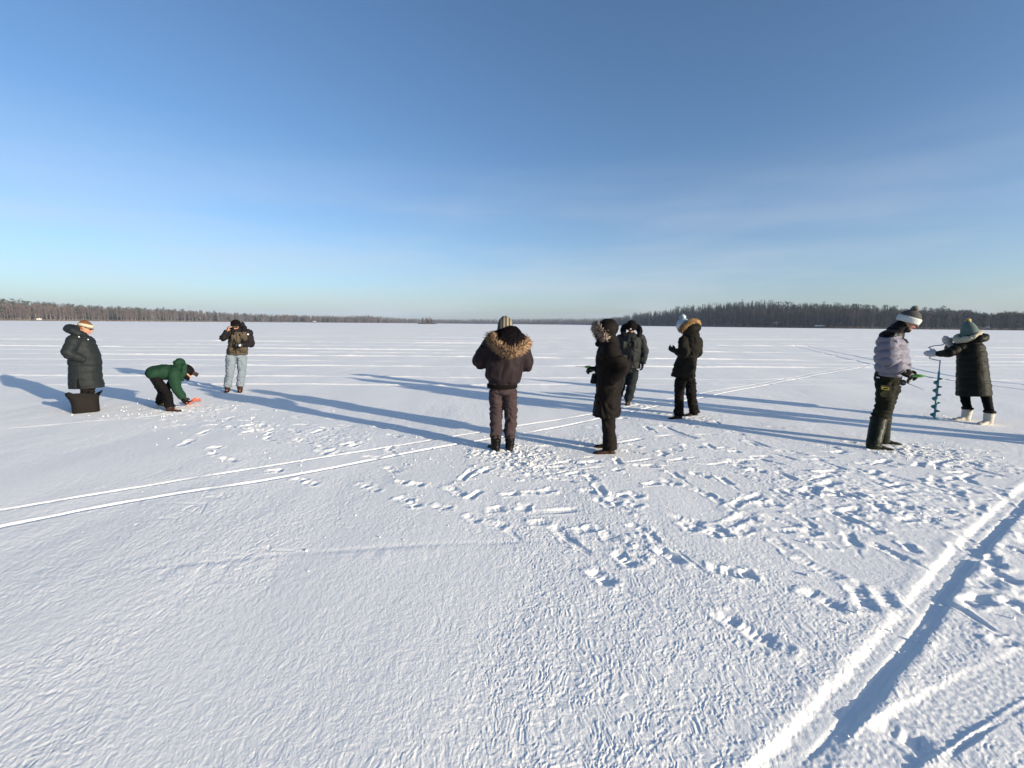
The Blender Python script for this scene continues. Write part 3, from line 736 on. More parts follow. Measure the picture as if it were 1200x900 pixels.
def make_boot(F, heel, toe, top_h, mat, shaft_r=0.062, lean=None, length=0.29, sole_mat=None, wide=1.0, folds=0.005, cuff=None):
    """heel, toe: ground points in the figure's frame"""
    d = nrm((toe-heel)*np.array([1, 1, 0])); m = (heel+toe)/2; a = m-d*length/2; b = m+d*length/2
    up = np.array([0, 0, 1.0]); an = a+d*.075+up*.095
    top = lean if lean is not None else an+up*(top_h-.095)
    s_ = np.cross(d, up)
    def sec(p, w, h_, z): return p+up*z, w, h_
    P = [loft([a+d*.035+up*.055, a+d*.10+up*.066, a+d*.17+up*.055, a+d*.235+up*.045, a+d*.262+up*.042],
              [.040*wide, .042*wide, .046*wide, .045*wide, .032*wide], [.050, .060, .044, .034, .026], n=16, k=4, cap=(.7, .7)),
         loft([a+d*.065+up*.05, an, (an+top)/2, top], [shaft_r*.85, shaft_r*.92, shaft_r*.98, shaft_r*1.04], n=16, k=4, cap=(.4, .12))]
    # the ellipse a/b of loft: orient by hand since frames differ -> build foot with explicit rings
    n = 16; rows = []
    prof = [(0.0, .012, .030), (.02, .032, .055), (.07, .041, .088), (.12, .042, .095), (.16, .046, .075), (.20, .049, .060), (.24, .046, .052), (.272, .034, .044), (.288, .014, .030)]
    V = []; Fc = []
    for (t, w, h_) in prof:
        for j in range(n):
            q = 2*math.pi*j/n; cx = math.cos(q); cz = math.sin(q)
            z = h_*0.5+h_*0.5*(np.sign(cz)*abs(cz)**.8); z = max(z, 0.012)
            V.append(a+d*(t*length/.29)+s_*(w*wide*np.sign(cx)*abs(cx)**.85)+up*(z+.008))
    k = len(prof)
    for i in range(k-1):
        for j in range(n): Fc.append((i*n+j, (i+1)*n+j, (i+1)*n+(j+1) % n, i*n+(j+1) % n))
    Fc.append(tuple(range(n))); Fc.append(tuple((k-1)*n+j for j in range(n-1, -1, -1)))
    P[0] = (np.array(V), Fc)
    bo = fuse('boot', P, mat, F.root, 0.0085, 3, fold_disp(folds, (14, 14, 26), int(abs(heel[0]*97))+3))
    # sole: a waisted slab
    SV = []; m2 = 20
    for z in (0.0, .018):
        for j in range(m2):
            q = 2*math.pi*j/m2; t = .5-.5*math.cos(q); w = .046*wide*math.sin(q)*(1-.22*math.sin(t*math.pi)**2+.1*(t-.5))
            SV.append(a+d*(t*(length+.014)-.007)+s_*w*1.08+up*z)
    SF = [tuple(range(m2-1, -1, -1)), tuple(range(m2, 2*m2))]+[(j, (j+1) % m2, m2+(j+1) % m2, m2+j) for j in range(m2)]
    mesh_obj('sole', SV, SF, sole_mat or M['rubber_sole'], bo, True)
    F.feet.append((an, b)); return bo, an, top

def beanie(F, c, A, mat, name='beanie', h=0.13, r=(.092, .108), back=0.012, low=0.005, band=None, band_h=.05, peak=0.0, cuff_tilt=0.12, knit=.003):
    sd, fw, up = A
    base = c-fw*back+up*low-fw*0
    n = 28; V = []; Fc = []
    prof = [(-.012, .98), (0.0, 1.0), (.03, 1.01), (.06, .97), (.085, .86), (.105, .68), (.12, .45), (.128, .2), (.13, .04)]
    for (z, k) in prof:
        z2 = z*h/.13
        if peak: z2 = z2 + peak*max(0, (z-.07)/.06)
        for j in range(n):
            q = 2*math.pi*j/n; x, y = math.cos(q), math.sin(q)
            rad = k+0.012*math.sin(q*14)
            V.append(base+sd*x*r[0]*rad+fw*y*r[1]*rad+up*(z2-cuff_tilt*y*-r[1]*(1 if z < .07 else .3)))
    for i in range(len(prof)-1):
        for j in range(n): Fc.append((i*n+j, i*n+(j+1) % n, (i+1)*n+(j+1) % n, (i+1)*n+j))
    Fc.append(tuple((len(prof)-1)*n+j for j in range(n)))
    # inside wall so the hat has thickness
    o = len(V)
    for j in range(n):
        V.append(V[j]*1.0+(base-V[j])*.1)
    for j in range(n): Fc.append((j, o+j, o+(j+1) % n, (j+1) % n))
    hat = mesh_obj(name, V, Fc, mat, F.root)
    if band is not None:
        BV = []; BF = []
        for i, (z, k) in enumerate([(-.016, 1.0), (-.018, 1.06), (0.0, 1.10), (band_h*.6, 1.11), (band_h, 1.08), (band_h+.003, 1.0)]):
            for j in range(n):
                q = 2*math.pi*j/n; x, y = math.cos(q), math.sin(q)
                BV.append(base+sd*x*r[0]*k+fw*y*r[1]*k+up*(z-cuff_tilt*y*-r[1]))
        for i in range(5):
            for j in range(n): BF.append((i*n+j, i*n+(j+1) % n, (i+1)*n+(j+1) % n, (i+1)*n+j))
        mesh_obj('cuff', BV, BF, band, hat)
    topp = base+up*(h+peak)
    return hat, topp

def sleeve(sh, el, wr, r, extra_in=None):
    """r = (shoulder, upper, elbow, fore, cuff)"""
    pts = [sh, sh*.5+el*.5, el, el*.45+wr*.55, wr]
    if extra_in is not None: pts = [extra_in]+pts; r = (r[0]*1.0,)+tuple(r)
    return loft(pts, list(r), n=16, k=5, cap=(.8, .15))
def trousers(F, pelvis, hips, knees, ankles, r, mat, disp=None, pel=(.15, .12), top=.08, flare=1.0, name='trousers', fmat=None, voxel=.011):
    P = [loft([pelvis+np.array([0, 0, top]), pelvis+np.array([0, 0, top*.4]), pelvis-np.array([0, 0, .07])], [pel[0]*.95, pel[0], pel[0]*.85], [pel[1]*.95, pel[1], pel[1]*.85], torso=True)]
    for h_, k_, a_ in zip(hips, knees, ankles):
        P.append(loft([h_+np.array([0, 0, .03]), h_*.6+k_*.4, k_, k_*.4+a_*.6, a_], [r[0], r[0]*.93, r[1], r[2], r[2]*flare], n=16, k=5, cap=(.5, .1)))
    return fuse(name, P, mat, F.root, voxel, 3, disp or fold_disp(.017, (8, 8, 18), int(abs(pelvis[2]*1000)) % 50), fmat)

def glove(F, w, f, n, side, curl, mat=None, fat=1.32, k=1.02, name='glove', cuff=True, voxel=.0055):
    P = hand_parts(w, f, n, side, curl, k, fat)
    if cuff: P.append(loft([w-nrm(f)*.045, w+nrm(f)*.02], [.036, .034], n=14, k=3, cap=(.2, .2)))
    return fuse(name, P, mat or M['black_leather'], F.root, voxel, 2)
def shades(F, at, A):
    """sunglasses: two lenses, bridge and arms"""
    P = [ball(at(.033, .090, .002), (.029, .010, .020), A, 10), ball(at(-.033, .090, .002), (.029, .010, .020), A, 10), loft([at(-.012, .098, .006), at(.012, .098, .006)], [.004, .004], n=8, k=2)]
    for s_ in (-1, 1): P.append(loft([at(.060*s_, .084, .006), at(.078*s_, .03, .008), at(.082*s_, -.02, .004)], [.0045]*3, n=8, k=3))
    return hard('sunglasses', P, M['glass_dark'], F.root)
def patch(name, c, out, up, w, h_, mat, parent, th=.004):
    out = nrm(out); up = nrm(np.asarray(up, float)-out*np.dot(up, out)); sd = np.cross(up, out)
    return hard(name, [boxp(c, (w/2, th, h_/2), np.array([sd, out, up]), .4)], mat, parent)
v3 = lambda *a: np.array(a, float)
def held(F, name, p0, label, cat):
    w = F.g[:2]+F.u*p0[0]+F.e*p0[1]
    e = empty(name, (w[0], w[1], p0[2]-.026), F.root.rotation_euler[2]); tag(e, label, cat); return e
def shift(parts, p0): return [(V-np.asarray(p0), Fc) for V, Fc in parts]

# ------------------------------------------------------------------ 1 left: long slate coat, headband, sunglasses
def person_slate_coat():
    F = Fig(101, 478, 'person in a long slate-grey puffer coat with a pale headband, hands in pockets')
    P = F.P
    hc = P(100.3, 384.2, 0); fwd = nrm((.86, -.34, -.36)); up = nrm((.30, 0, .95))
    hips = [P(98, 447, -.07), P(103, 447, .08)]; 
    heels = [F.G(96, 481), F.G(101, 476)]; toes = [F.G(106, 483), F.G(111, 478)]
    ank = []
    for i in (0, 1):
        b, a, t = make_boot(F, heels[i], toes[i], .30, M['black_leather'], .06); ank.append(a)
    knees = [(hips[i]+ank[i])/2+v3(.03, 0, .02) for i in (0, 1)]
    pel = P(100, 440, 0); chest = P(97, 405, 0); neck = P(97, 394, 0)
    sh = [P(87, 399, -.16), P(103, 399, .17)]; el = [P(79.5, 414, -.23), P(110, 414, .22)]; wr = [P(97, 421, -.215), P(111, 421, .12)]
    hd = [hand_parts(wr[0], (.25, .85, -.35), (0, 0, 1), 1, .5, .8), hand_parts(wr[1], (.0, -.6, -.6), (0, -1, 0), -1, .5, .9)]
    body, A, at = build_body(F, hc, fwd, up, neck, chest, pel, zip(sh, el, wr), list(zip(hips, knees, ank)), hd)
    trousers(F, pel, hips, knees, [a+v3(0, 0, .1) for a in ank], (.088, .07, .062), M['trouser_brown'])
    # hair and headband
    fuse('hair', [ball(at(0, -.022, .042), (.083, .098, .088), A), ball(at(0, -.075, -.02), (.06, .045, .07), A)], M['hair_red'], F.root, .008, 1, fold_disp(.006, (60, 60, 14), 4))
    n = 30; V = []; Fc = []
    for (z, k) in ((.018, 1.0), (.016, 1.07), (.04, 1.09), (.066, 1.06), (.068, .98)):
        for j in range(n):
            q = 2*math.pi*j/n; V.append(at(.083*k*math.cos(q), -.010+.106*k*math.sin(q), z+.10*.106*0+.012*math.sin(q)))
    for i in range(4):
        for j in range(n): Fc.append((i*n+j, i*n+(j+1) % n, (i+1)*n+(j+1) % n, (i+1)*n+j))
    hb = mesh_obj('headband', V, Fc, M['cream_knit'], F.root)
    shades(F, at, A)
    L = [(95, 390.5, 7.5, .09), (94.5, 394, 12, .15), (94.5, 400, 16, .205), (95.5, 408, 18.2, .23), (98.5, 416, 20.0, .24), (99.5, 424, 20.2, .235), (100, 434, 19.9, .23), (100.3, 443, 20.4, .235), (101.5, 451.5, 21.6, .24), (101.8, 454, 21.6, .24)]
    p, a, b = F.rings(L)
    parts = [loft(p, a, b, n=26, k=4, cap=(.5, .05), torso=True, sq=.92),
             sleeve(sh[0], el[0], wr[0]+nrm(wr[0]-el[0])*.02, (.105, .100, .092, .078, .066), chest*.4+sh[0]*.6), sleeve(sh[1], el[1], wr[1], (.10, .095, .088, .075, .062), chest*.4+sh[1]*.6)]
    bones = [(p[0], p[-1], .24, .125, .35), (sh[0], el[0], .10, .115, .3), (el[0], wr[0], .09, .115, .2), (sh[1], el[1], .10, .115, .3), (el[1], wr[1], .09, .115, .2)]
    coat = fuse('coat', parts, M['coat_teal'], F.root, .0115, 3, quilt_folds(bones, .013, 3, .004))
    hood = fuse('hood', [loft([P(99.5, 392.5, -.11), P(91.5, 390.5, -.155), P(83, 387, -.11), P(80, 385.5, 0), P(84, 384, .11), P(93, 386, .13)], [.05, .062, .068, .07, .066, .05], n=14),
                         loft([P(84, 388, -.02), P(90, 384.5, 0.0)], [.07, .06], [.12, .10], n=14, torso=True)], M['coat_teal'], coat, .011, 3, fold_disp(.010, (9, 9, 14), 6))
    # side slit
    hard('slit', [loft([P(91.2, 444, -.222), P(91.6, 449, -.228), P(92.6, 454.5, -.235)], [.004, .012, .022], [.008, .012, .012], n=8, k=3, torso=True)], M['black_cloth'], coat)
    for q, mt, nm in (((92.0, 395.2), 'patch_white', 'badge'), ((103.2, 397.8), 'patch_white', 'snap_button')):
        c = P(q[0], q[1], -.19 if nm == 'badge' else -.20)
        hard(nm, [ball(c, (.020, .022, .018) if nm == 'badge' else (.011, .02, .011), None, 8)], M[mt], coat)
    # open-mouthed black bag round the shins
    e = held(F, 'bag', F.G(101, 483), 'black open-topped soft bag at the feet of the person in the slate-grey coat', 'bag')
    p0 = F.G(101, 483); p0 = v3(p0[0], p0[1], 0)
    n = 36; V = []; Fc = []
    prof = [(0.0, .158, .10), (.03, .176, .115), (.12, .172, .12), (.20, .175, .125), (.28, .196, .13), (.335, .226, .14), (.35, .236, .145)]
    def rr_(z, ax, ay, ins=0.0):
        out = []
        for j in range(n):
            q = 2*math.pi*j/n; cx, cy = math.cos(q), math.sin(q)
            sx = np.sign(cx)*abs(cx)**.45; sy = np.sign(cy)*abs(cy)**.45
            wv = 1+.03*math.sin(q*5+z*20)
            dz = 0.018*math.sin(q*3+1)*(z/.33)+(.030*max(0, abs(sx)-.6)*(z/.33))
            out.append(((ax-ins)*sx*wv, (ay-ins)*sy*wv, max(z+dz+.007*math.sin(q*9)*(z/.33), 0)+.001))
        return out
    for z, ax, ay in prof: V += rr_(z, ax, ay)
    for z, ax, ay in prof[::-1][:-1]: V += rr_(z, ax, ay, .012)
    m_ = len(V)//n
    for i in range(m_-1):
        for j in range(n): Fc.append((i*n+j, i*n+(j+1) % n, (i+1)*n+(j+1) % n, (i+1)*n+j))
    Fc.append(tuple(range(n-1, -1, -1))); Fc.append(tuple((m_-1)*n+j for j in range(n)))
    V = np.array(V)+v3(0, .0, 0); fd = noise3(V*v3(11, 11, 9), 5)*.014; V[:, 0] += fd*.6; V[:, 1] += fd
    mesh_obj('bag_body', V, Fc, M['bag_black'], e)
    hard('handle', [loft([v3(.06, .125, .30), v3(.085, .13, .375), v3(.11, .13, .38), v3(.13, .125, .31)], [.010]*4, n=8, k=4)], M['bag_black'], e)
person_slate_coat()

# ------------------------------------------------------------------ 2 bent over in the green jacket
def person_green():
    F = Fig(195, 480, 'person in a green hooded jacket bent double over the snow with a dark cap')
    P = F.P
    hc = P(219.5, 435.5, -.02); fwd = nrm((.55, -.22, -.80)); up = nrm((.80, 0, .55))
    heels = [F.G(195, 482), F.G(184.5, 474.5)]; toes = [F.G(212, 482.5), F.G(197, 477)]
    ank = []
    for i in (0, 1):
        b, a, t = make_boot(F, heels[i], toes[i], .15, M['brown_boot'] if i == 0 else M['olive_boot'], .062); ank.append(a)
    hips = [P(181, 443, -.09), P(181, 441, .10)]; knees = [P(195.0, 459.5, -.12), P(190, 458, .10)]
    pel = P(183, 440, 0); chest = P(200, 435, 0); neck = P(211, 436, 0)
    sh = [P(204, 437, -.17), P(204, 434, .18)]; el = [P(206, 453, -.24), P(203, 447, .20)]; wr = [P(214, 466.5, -.22), P(199, 451, .04)]
    gd = nrm(P(219, 472, -.22)-wr[0])
    hd = [hand_parts(wr[0], gd, (.3, .9, -.2), 1, .7, .95, .9), hand_parts(wr[1], (-.5, -.3, -.7), (-.3, .3, -.5), -1, .4, .95, .9)]
    body, A, at = build_body(F, hc, fwd, up, neck, chest, pel, zip(sh, el, wr), list(zip(hips, knees, ank)), hd)
    trousers(F, pel, hips, knees, [a+v3(0, 0, .0) for a in ank], (.086, .072, .078), M['black_cloth'], pel=(.085, .15), top=.02, disp=fold_disp(.012, (9, 9, 16), 8))
    L = [(172.5, 440, 5.5, .14), (175, 439, 9.0, .18), (182, 437, 10.8, .20), (190, 436, 11.3, .215), (198, 436, 11.2, .225), (205, 436.5, 9.5, .215), (210, 437, 7, .15)]
    p, a, b = F.rings(L)
    parts = [loft(p, a, b, n=26, k=4, cap=(.35, .5), torso=True), sleeve(sh[0], el[0], wr[0], (.105, .095, .080, .072, .060), chest*.5+sh[0]*.5), sleeve(sh[1], el[1], wr[1], (.10, .092, .078, .07, .058), chest*.5+sh[1]*.5)]
    bones = [(p[0], p[-1], .21, .17, .1), (sh[0], el[0], .09, .14, .3), (el[0], wr[0], .08, .14, .2)]
    jk = fuse('jacket', parts, M['green_jacket'], F.root, .0105, 3, quilt_folds(bones, .010, 5, .005, (10, 8, 12), .010))
    fuse('hood', [ball(P(210.5, 430.5, 0), (.115, .135, .115)), loft([P(206, 426, -.05), P(211.5, 424, 0.0), P(207, 426, .09)], [.06, .07, .06]), loft([P(216, 428, -.10), P(215, 437, -.13), P(211, 443, -.11)], [.045, .05, .045]),
                  loft([P(204, 432, -.12), P(208, 440, -.15), P(213, 444, -.08)], [.05, .055, .045])], M['green_jacket'], jk, .0105, 3, fold_disp(.013, (10, 10, 10), 12))
    hat, tp = beanie(F, hc, A, M['black_cloth'], 'cap', .115, (.098, .115), .02, .0, None, cuff_tilt=.05)
    # ear flaps and turned-up brim
    flp = [loft([at(.085*s_, -.01, .03), at(.092*s_, -.005, -.04), at(.078*s_, .02, -.10)], [.05, .045, .025], [.018, .02, .014], n=12, k=4) for s_ in (-1, 1)]
    fuse('ear_flaps', flp+[ball(at(0, -.08, -.04), (.07, .04, .07), A), loft([at(-.06, .06, -.075), at(0, .095, -.07), at(.06, .06, -.075)], [.05, .052, .05], [.035]*3, n=12, k=4)], M['black_cloth'], hat, .008, 2, fold_disp(.006, (30, 30, 30), 2))
    bv = [loft([at(-.075, .075, .055), at(-.04, .125, .075), at(.0, .145, .08), at(.04, .125, .075), at(.075, .075, .055)], [.030, .036, .038, .036, .030], [.010]*5, n=12, k=4)]
    hard('brim', bv, M['brown_boot'], hat)
    glove(F, wr[0], gd, (.3, .9, -.2), 1, .75, M['black_leather'])
    glove(F, wr[1], (-.5, -.3, -.7), (-.3, .3, -.5), -1, .45, M['black_leather'])
    # orange-red scoop held against the snow
    c = F.G(226, 474.5); c = v3(c[0], c[1], .0)
    e = held(F, 'ice_scoop', c, 'small orange-red plastic scoop held to the snow by the person in green', 'scoop')
    V = []; Fc = []; nx, ny = 14, 10
    for lay in (0, 1):
        for i in range(nx):
            for j in range(ny):
                x = -.11+.24*i/(nx-1); y = (-.5+j/(ny-1))*(.20+.02*math.sin(i))*(1.0 if i > 1 else .7)
                V.append((x, y, .045+5.0*y*y+.05*(x+.11)/.24+.012*math.sin(x*40)+(0.006 if lay else 0)))
    for lay in (0, 1):
        for i in range(nx-1):
            for j in range(ny-1):
                q = lay*nx*ny+i*ny+j; f = (q, q+ny, q+ny+1, q+1); Fc.append(f if lay else f[::-1])
    for i in range(nx-1):
        for j in (0, ny-1):
            q = i*ny+j; w_ = nx*ny; Fc.append((q, q+ny, q+ny+w_, q+w_))
    for j in range(ny-1):
        for i in (0, nx-1):
            q = i*ny+j; w_ = nx*ny; Fc.append((q, q+1, q+1+w_, q+w_))
    mesh_obj('blade', V, Fc, M['orange_plastic'], e)
    hp_ = (wr[0]+gd*.10)-c
    hard('handle', [loft([v3(-.10, 0, .035), v3(-.10, 0, .035)*.5+hp_*.5, hp_], [.013, .014, .016], n=10, k=4)], M['orange_plastic'], e)
person_green()

# ------------------------------------------------------------------ 3 pale jeans, camera on the chest
def person_camera():
    F = Fig(275, 458.5, 'person in pale blue jeans raising a bare hand to the brow of a dark cap')
    P = F.P
    hc = P(276.3, 381.5, -.03); fwd = nrm((-.30, -.84, -.45)); up = nrm((-.1, -.4, .9))
    heels = [F.G(269, 457), F.G(282.5, 457)]; toes = [F.G(263.5, 461.5), F.G(280, 461.8)]; ank = []
    for i in (0, 1):
        b, a, t = make_boot(F, heels[i], toes[i], .17, M['brown_boot'], .062); ank.append(a)
    hips = [P(270.5, 419, 0), P(283.5, 419, 0)]; knees = [P(269.5, 436, -.03), P(283.5, 436, -.03)]
    pel = P(278, 413, 0); chest = P(279.5, 394, 0); neck = P(278.5, 387, .01)
    sh = [P(269.5, 390, .0), P(291.5, 390, 0)]; el = [P(261.5, 396, -.10), P(294, 402.5, .02)]; wr = [P(266, 388.2, -.13), P(283.5, 404, -.24)]
    hdir = nrm(P(269.5, 379.5, -.17)-wr[0])
    hd = [hand_parts(wr[0], hdir, (.8, .3, 0), -1, .55, .95), hand_parts(wr[1], (-1, -.1, .0), (0, .8, -.3), 1, .9, .95, .9)]
    body, A, at = build_body(F, hc, fwd, up, neck, chest, pel, zip(sh, el, wr), list(zip(hips, knees, ank)), hd)
    def fl(a): return a+v3(0, 0, .045)
    trousers(F, pel, hips, knees, [fl(a) for a in ank], (.108, .085, .078), M['jeans'], pel=(.175, .13), top=.05, flare=1.12, disp=fold_disp(.019, (9, 9, 20), 21))
    L = [(278.5, 385, 5, .08), (278.7, 388, 9.5, .13), (279.5, 392, 11.4, .16), (279.5, 399, 11.4, .17), (278.8, 406, 11.8, .17), (278.3, 411, 12.5, .165), (278.3, 415.5, 12.8, .165)]
    p, a, b = F.rings(L)
    parts = [loft(p, a, b, n=26, k=4, cap=(.5, .05), torso=True, sq=.9), sleeve(sh[0], el[0], wr[0], (.085, .082, .078, .066, .052), chest*.4+sh[0]*.6), sleeve(sh[1], el[1], wr[1], (.088, .084, .08, .07, .056), chest*.4+sh[1]*.6)]
    def fm(pc):
        m = np.zeros(len(pc), int)
        A_ = np.array([sh[0], sh[1]])
        def near(a_, b_, r):
            ax = b_-a_; L_ = np.linalg.norm(ax); ax = ax/L_; t = np.clip((pc-a_)@ax, 0, L_); return np.linalg.norm(pc-a_-t[:, None]*ax, axis=1) < r
        s_ = near(sh[0]+v3(-.03, 0, 0), el[0], .115) | near(el[0], wr[0], .115) | near(sh[1]+v3(.02, 0, 0), el[1], .115) | near(el[1], wr[1], .11)
        m[s_] = 1
        m[(pc[:, 0] > P(279.6, 395)[0]+.25*0+.0) & (pc[:, 0] < P(281.4, 395)[0]) & (pc[:, 2] < P(280, 391)[2])] = 0
        m[(pc[:, 2] > P(280, 389)[2])] = 1
        return m
    jk = fuse('jacket', parts, [M['jacket_olive'], M['jacket_dark']], F.root, .010, 3, fold_disp(.018, (9, 9, 14), 23), fm)
    fuse('hood', [loft([P(273.5, 389, -.10), P(270.5, 385.5, .03), P(274, 382.5, .14), P(281, 381.5, .15), P(286, 384, .09), P(284.5, 389.5, -.06), P(281, 393.5, -.16)], [.035, .04, .05, .058, .06, .052, .035], n=14, k=5),
                  loft([P(284, 378.5, .10), P(286, 385, .07)], [.045, .05], n=12)], M['jacket_dark'], jk, .010, 3, fold_disp(.012, (12, 12, 14), 26))
    # raised pocket flaps and the storm flap
    for (x, y, w_, h_) in ((285.2, 395, .13, .17), (273.8, 396.5, .10, .15), (285.5, 410, .15, .12), (272, 410.5, .12, .12)):
        c = P(x, y, -.172); hard('pocket', [boxp(c, (w_/2, .012, h_/2), None, .7)], M['jacket_olive'], jk)
    hard('storm_flap', [loft([P(278.4, 391, -.155), P(278.8, 403, -.18), P(278.2, 415, -.175)], [.028]*3, [.010]*3, n=10, k=3, torso=True)], M['jacket_olive'], jk)
    c = P(290.6, 391.8, -.085); hard('sleeve_badge', [ball(c, (.022, .012, .018), None, 8)], M['patch_white'], jk)
    hat, tp = beanie(F, hc, A, M['black_knit'], 'cap', .115, (.102, .112), .015, .012, None, cuff_tilt=.0)
    V = [loft([at(-.095, .05, .018), at(-.06, .105, .018), at(0, .135, .012), at(.06, .105, .018), at(.095, .05, .018)], [.028, .034, .036, .034, .028], [.008]*5, n=12, k=4)]
    hard('visor', [ball(at(0, .085, .026), (.088, .060, .014), A), ], M['jacket_olive'], hat)
    for s_ in (-1, 1): hard('ear_flap', [ball(at(.09*s_, -.01, -.02), (.016, .045, .05), A)], M['black_knit'], hat)
    shades(F, at, A)
    glove(F, wr[1], (-1, -.1, 0), (0, .8, -.3), 1, 1.0, M['black_leather'])
    # camera and its strap
    c = P(280.3, 404.5, -.27)
    e = held(F, 'camera', c, 'black camera hanging on a neck strap in front of the person in pale jeans', 'camera')
    hard('camera_body', [boxp((0, 0, 0), (.068, .032, .046), None, .4), boxp((0, -.004, .053), (.026, .028, .018), None, .5), boxp((-.05, -.02, -.002), (.018, .034, .042), None, .6)], M['camera_black'], e, False)
    ln = hard('lens', [loft([v3(.004, -.03, -.002), v3(.004, -.10, -.004)], [.034, .036], n=22, k=2, cap=(.05, .05))], M['camera_black'], e)
    hard('lens_glass', [loft([v3(.004, -.101, -.004), v3(.004, -.104, -.004)], [.027, .025], n=20, k=1, cap=(.1, .2))], M['metal_grey'], ln)
    q0, q1 = P(274.5, 388.5, -.13)-c, P(283.5, 388.5, -.13)-c
    hard('strap', [loft([v3(-.066, .01, .03), v3(-.10, .075, .10)*.7+q0*.3, q0, q0+v3(.03, .13, .05)], [.010]*4, [.004]*4, n=8, k=5), loft([v3(.066, .01, .03), v3(.08, .075, .10)*.7+q1*.3, q1, q1+v3(-.03, .13, .05)], [.010]*4, [.004]*4, n=8, k=5),
                   loft([v3(-.04, -.01, -.04), v3(-.075, -.01, -.10), v3(-.06, -.015, -.06), v3(-.02, -.02, -.12)], [.009]*4, n=8, k=4)], M['black_cloth'], e)
person_camera()

# ------------------------------------------------------------------ 4 middle, seen from behind
def person_back():
    F = Fig(589, 527, 'person seen from behind in a dark bomber jacket with tan fur hood and striped beanie')
    P = F.P
    hc = P(592, 384.5, .04); fwd = nrm((.05, .92, -.38)); up = nrm((0, .38, .92))
    heels = [F.G(582.5, 528.5), F.G(597, 528.5)]; toes = [F.G(574.5, 523), F.G(598.5, 521.5)]; ank = []
    for i in (0, 1):
        b, a, t = make_boot(F, heels[i], toes[i], .235, M['black_leather'], .066, wide=1.08, folds=.008)
        ank.append(a)
        d = nrm((toes[i]-heels[i])*v3(1, 1, 0)); s_ = np.cross(d, v3(0, 0, 1))
        hard('laces', [loft([a+d*(.064-.012*k_)+s_*.03*sg+v3(0, 0, .0+.03*k_), a+d*(.07-.012*k_)-s_*.03*sg+v3(0, 0, .015+.03*k_)], [.0035]*2, n=6, k=2) for k_ in range(4) for sg in (-1, 1)], M['black_cloth'], b)
        hard('pull_tab', [boxp(a-d*.072+v3(0, 0, .125), (.009, .004, .022), None, .3)], M['black_cloth'], b)
    hips = [P(581, 461, 0), P(597.5, 461, 0)]; knees = [P(581.5, 487, .05), P(598.5, 487, .04)]
    pel = P(589.5, 452, 0); chest = P(592, 414, 0); neck = P(592.5, 396, 0)
    sh = [P(574.5, 401, .0), P(610.5, 402, .0)]; el = [P(563.5, 423, .06), P(615.8, 427, .08)]; wr = [P(573, 419, .33), P(608, 424, .34)]
    hd = [hand_parts(wr[0], (.45, .8, .15), (.8, -.4, 0), 1, .9, .95, .9), hand_parts(wr[1], (-.45, .8, .1), (-.8, -.4, 0), -1, .9, .95, .9)]
    body, A, at = build_body(F, hc, fwd, up, neck, chest, pel, zip(sh, el, wr), list(zip(hips, knees, ank)), hd)
    trousers(F, pel, hips, knees, [a+v3(0, -.005, .085) for a in ank], (.094, .082, .078), M['mauve_trousers'], pel=(.178, .13), top=.07, flare=.90, disp=fold_disp(.017, (9, 9, 19), 31), voxel=.009)
    L = [(593, 389, 6, .08), (592.5, 393, 13, .12), (592, 398, 19.5, .15), (592, 405, 22, .165), (592, 415, 22.4, .175), (591.2, 427, 22.2, .18), (590.2, 438, 21.8, .18), (589.3, 444.5, 21.0, .175), (588.7, 448.5, 17.2, .15), (588.3, 453.2, 16.6, .145)]
    p, a, b = F.rings(L)
    parts = [loft(p, a, b, n=28, k=4, cap=(.5, .08), torso=True, sq=.92), sleeve(sh[0], el[0], wr[0], (.095, .104, .108, .088, .06), chest*.35+sh[0]*.65), sleeve(sh[1], el[1], wr[1], (.092, .098, .10, .084, .06), chest*.35+sh[1]*.65)]
    jk = fuse('jacket', parts, M['aubergine'], F.root, .0095, 3, fold_disp(.018, (10, 8, 6.0), 33))
    # ribbed hem band
    n = 44; V = []; Fc = []
    c0 = P(588.6, 449.5); c1 = P(588.3, 454.6); w_ = F.W(588, 450, 17.3)
    for i, (t, k) in enumerate([(0, .97), (.1, 1.03), (.9, 1.02), (1, .95)]):
        for j in range(n):
            q = 2*math.pi*j/n; rb = 1+.012*(j % 2)
            V.append(c0*(1-t)+c1*t+v3(w_*k*rb*math.cos(q), .155*k*rb*math.sin(q), 0))
    for i in range(3):
        for j in range(n): Fc.append((i*n+j, i*n+(j+1) % n, (i+1)*n+(j+1) % n, (i+1)*n+j))
    mesh_obj('hem_band', V, Fc, M['black_knit'], jk)
    hard('shoulder_tab', [loft([P(563.5, 405.5, -.03), P(567, 407, -.07)], [.012, .014], n=8, k=2)], M['black_cloth'], jk)
    # back seam and sleeve pocket zip
    # lowered hood: black pile inside, fur along its edge
    hood = fuse('hood', [loft([P(581, 394, .04), P(580, 398, -.09), P(589, 407, -.18), P(597, 408.5, -.19), (P(607, 403, -.13)), P(611, 396, .02)], [.075, .085, .095, .095, .085, .07], n=16, k=5),
                         loft([P(595, 399, -.06), P(594.5, 405, -.13)], [.20, .17], [.10, .09], n=18, torso=True)], M['aubergine'], jk, .010, 3, fold_disp(.008, (9, 9, 9), 36))
    lining = fuse('hood_lining', [loft([P(593.5, 388.5, .02), P(594.5, 392.0, -.06), P(595.5, 398.5, -.16), P(596.5, 407.0, -.235)], [.11, .175, .195, .105], [.08, .10, .10, .06], n=22, k=5, torso=True),
                                  loft([P(582, 392, .02), P(593, 386.5, .0), P(605, 392, .02)], [.05, .06, .05], n=14)], M['black_fleece'], hood, .010, 3, fold_disp(.012, (22, 22, 22), 38))
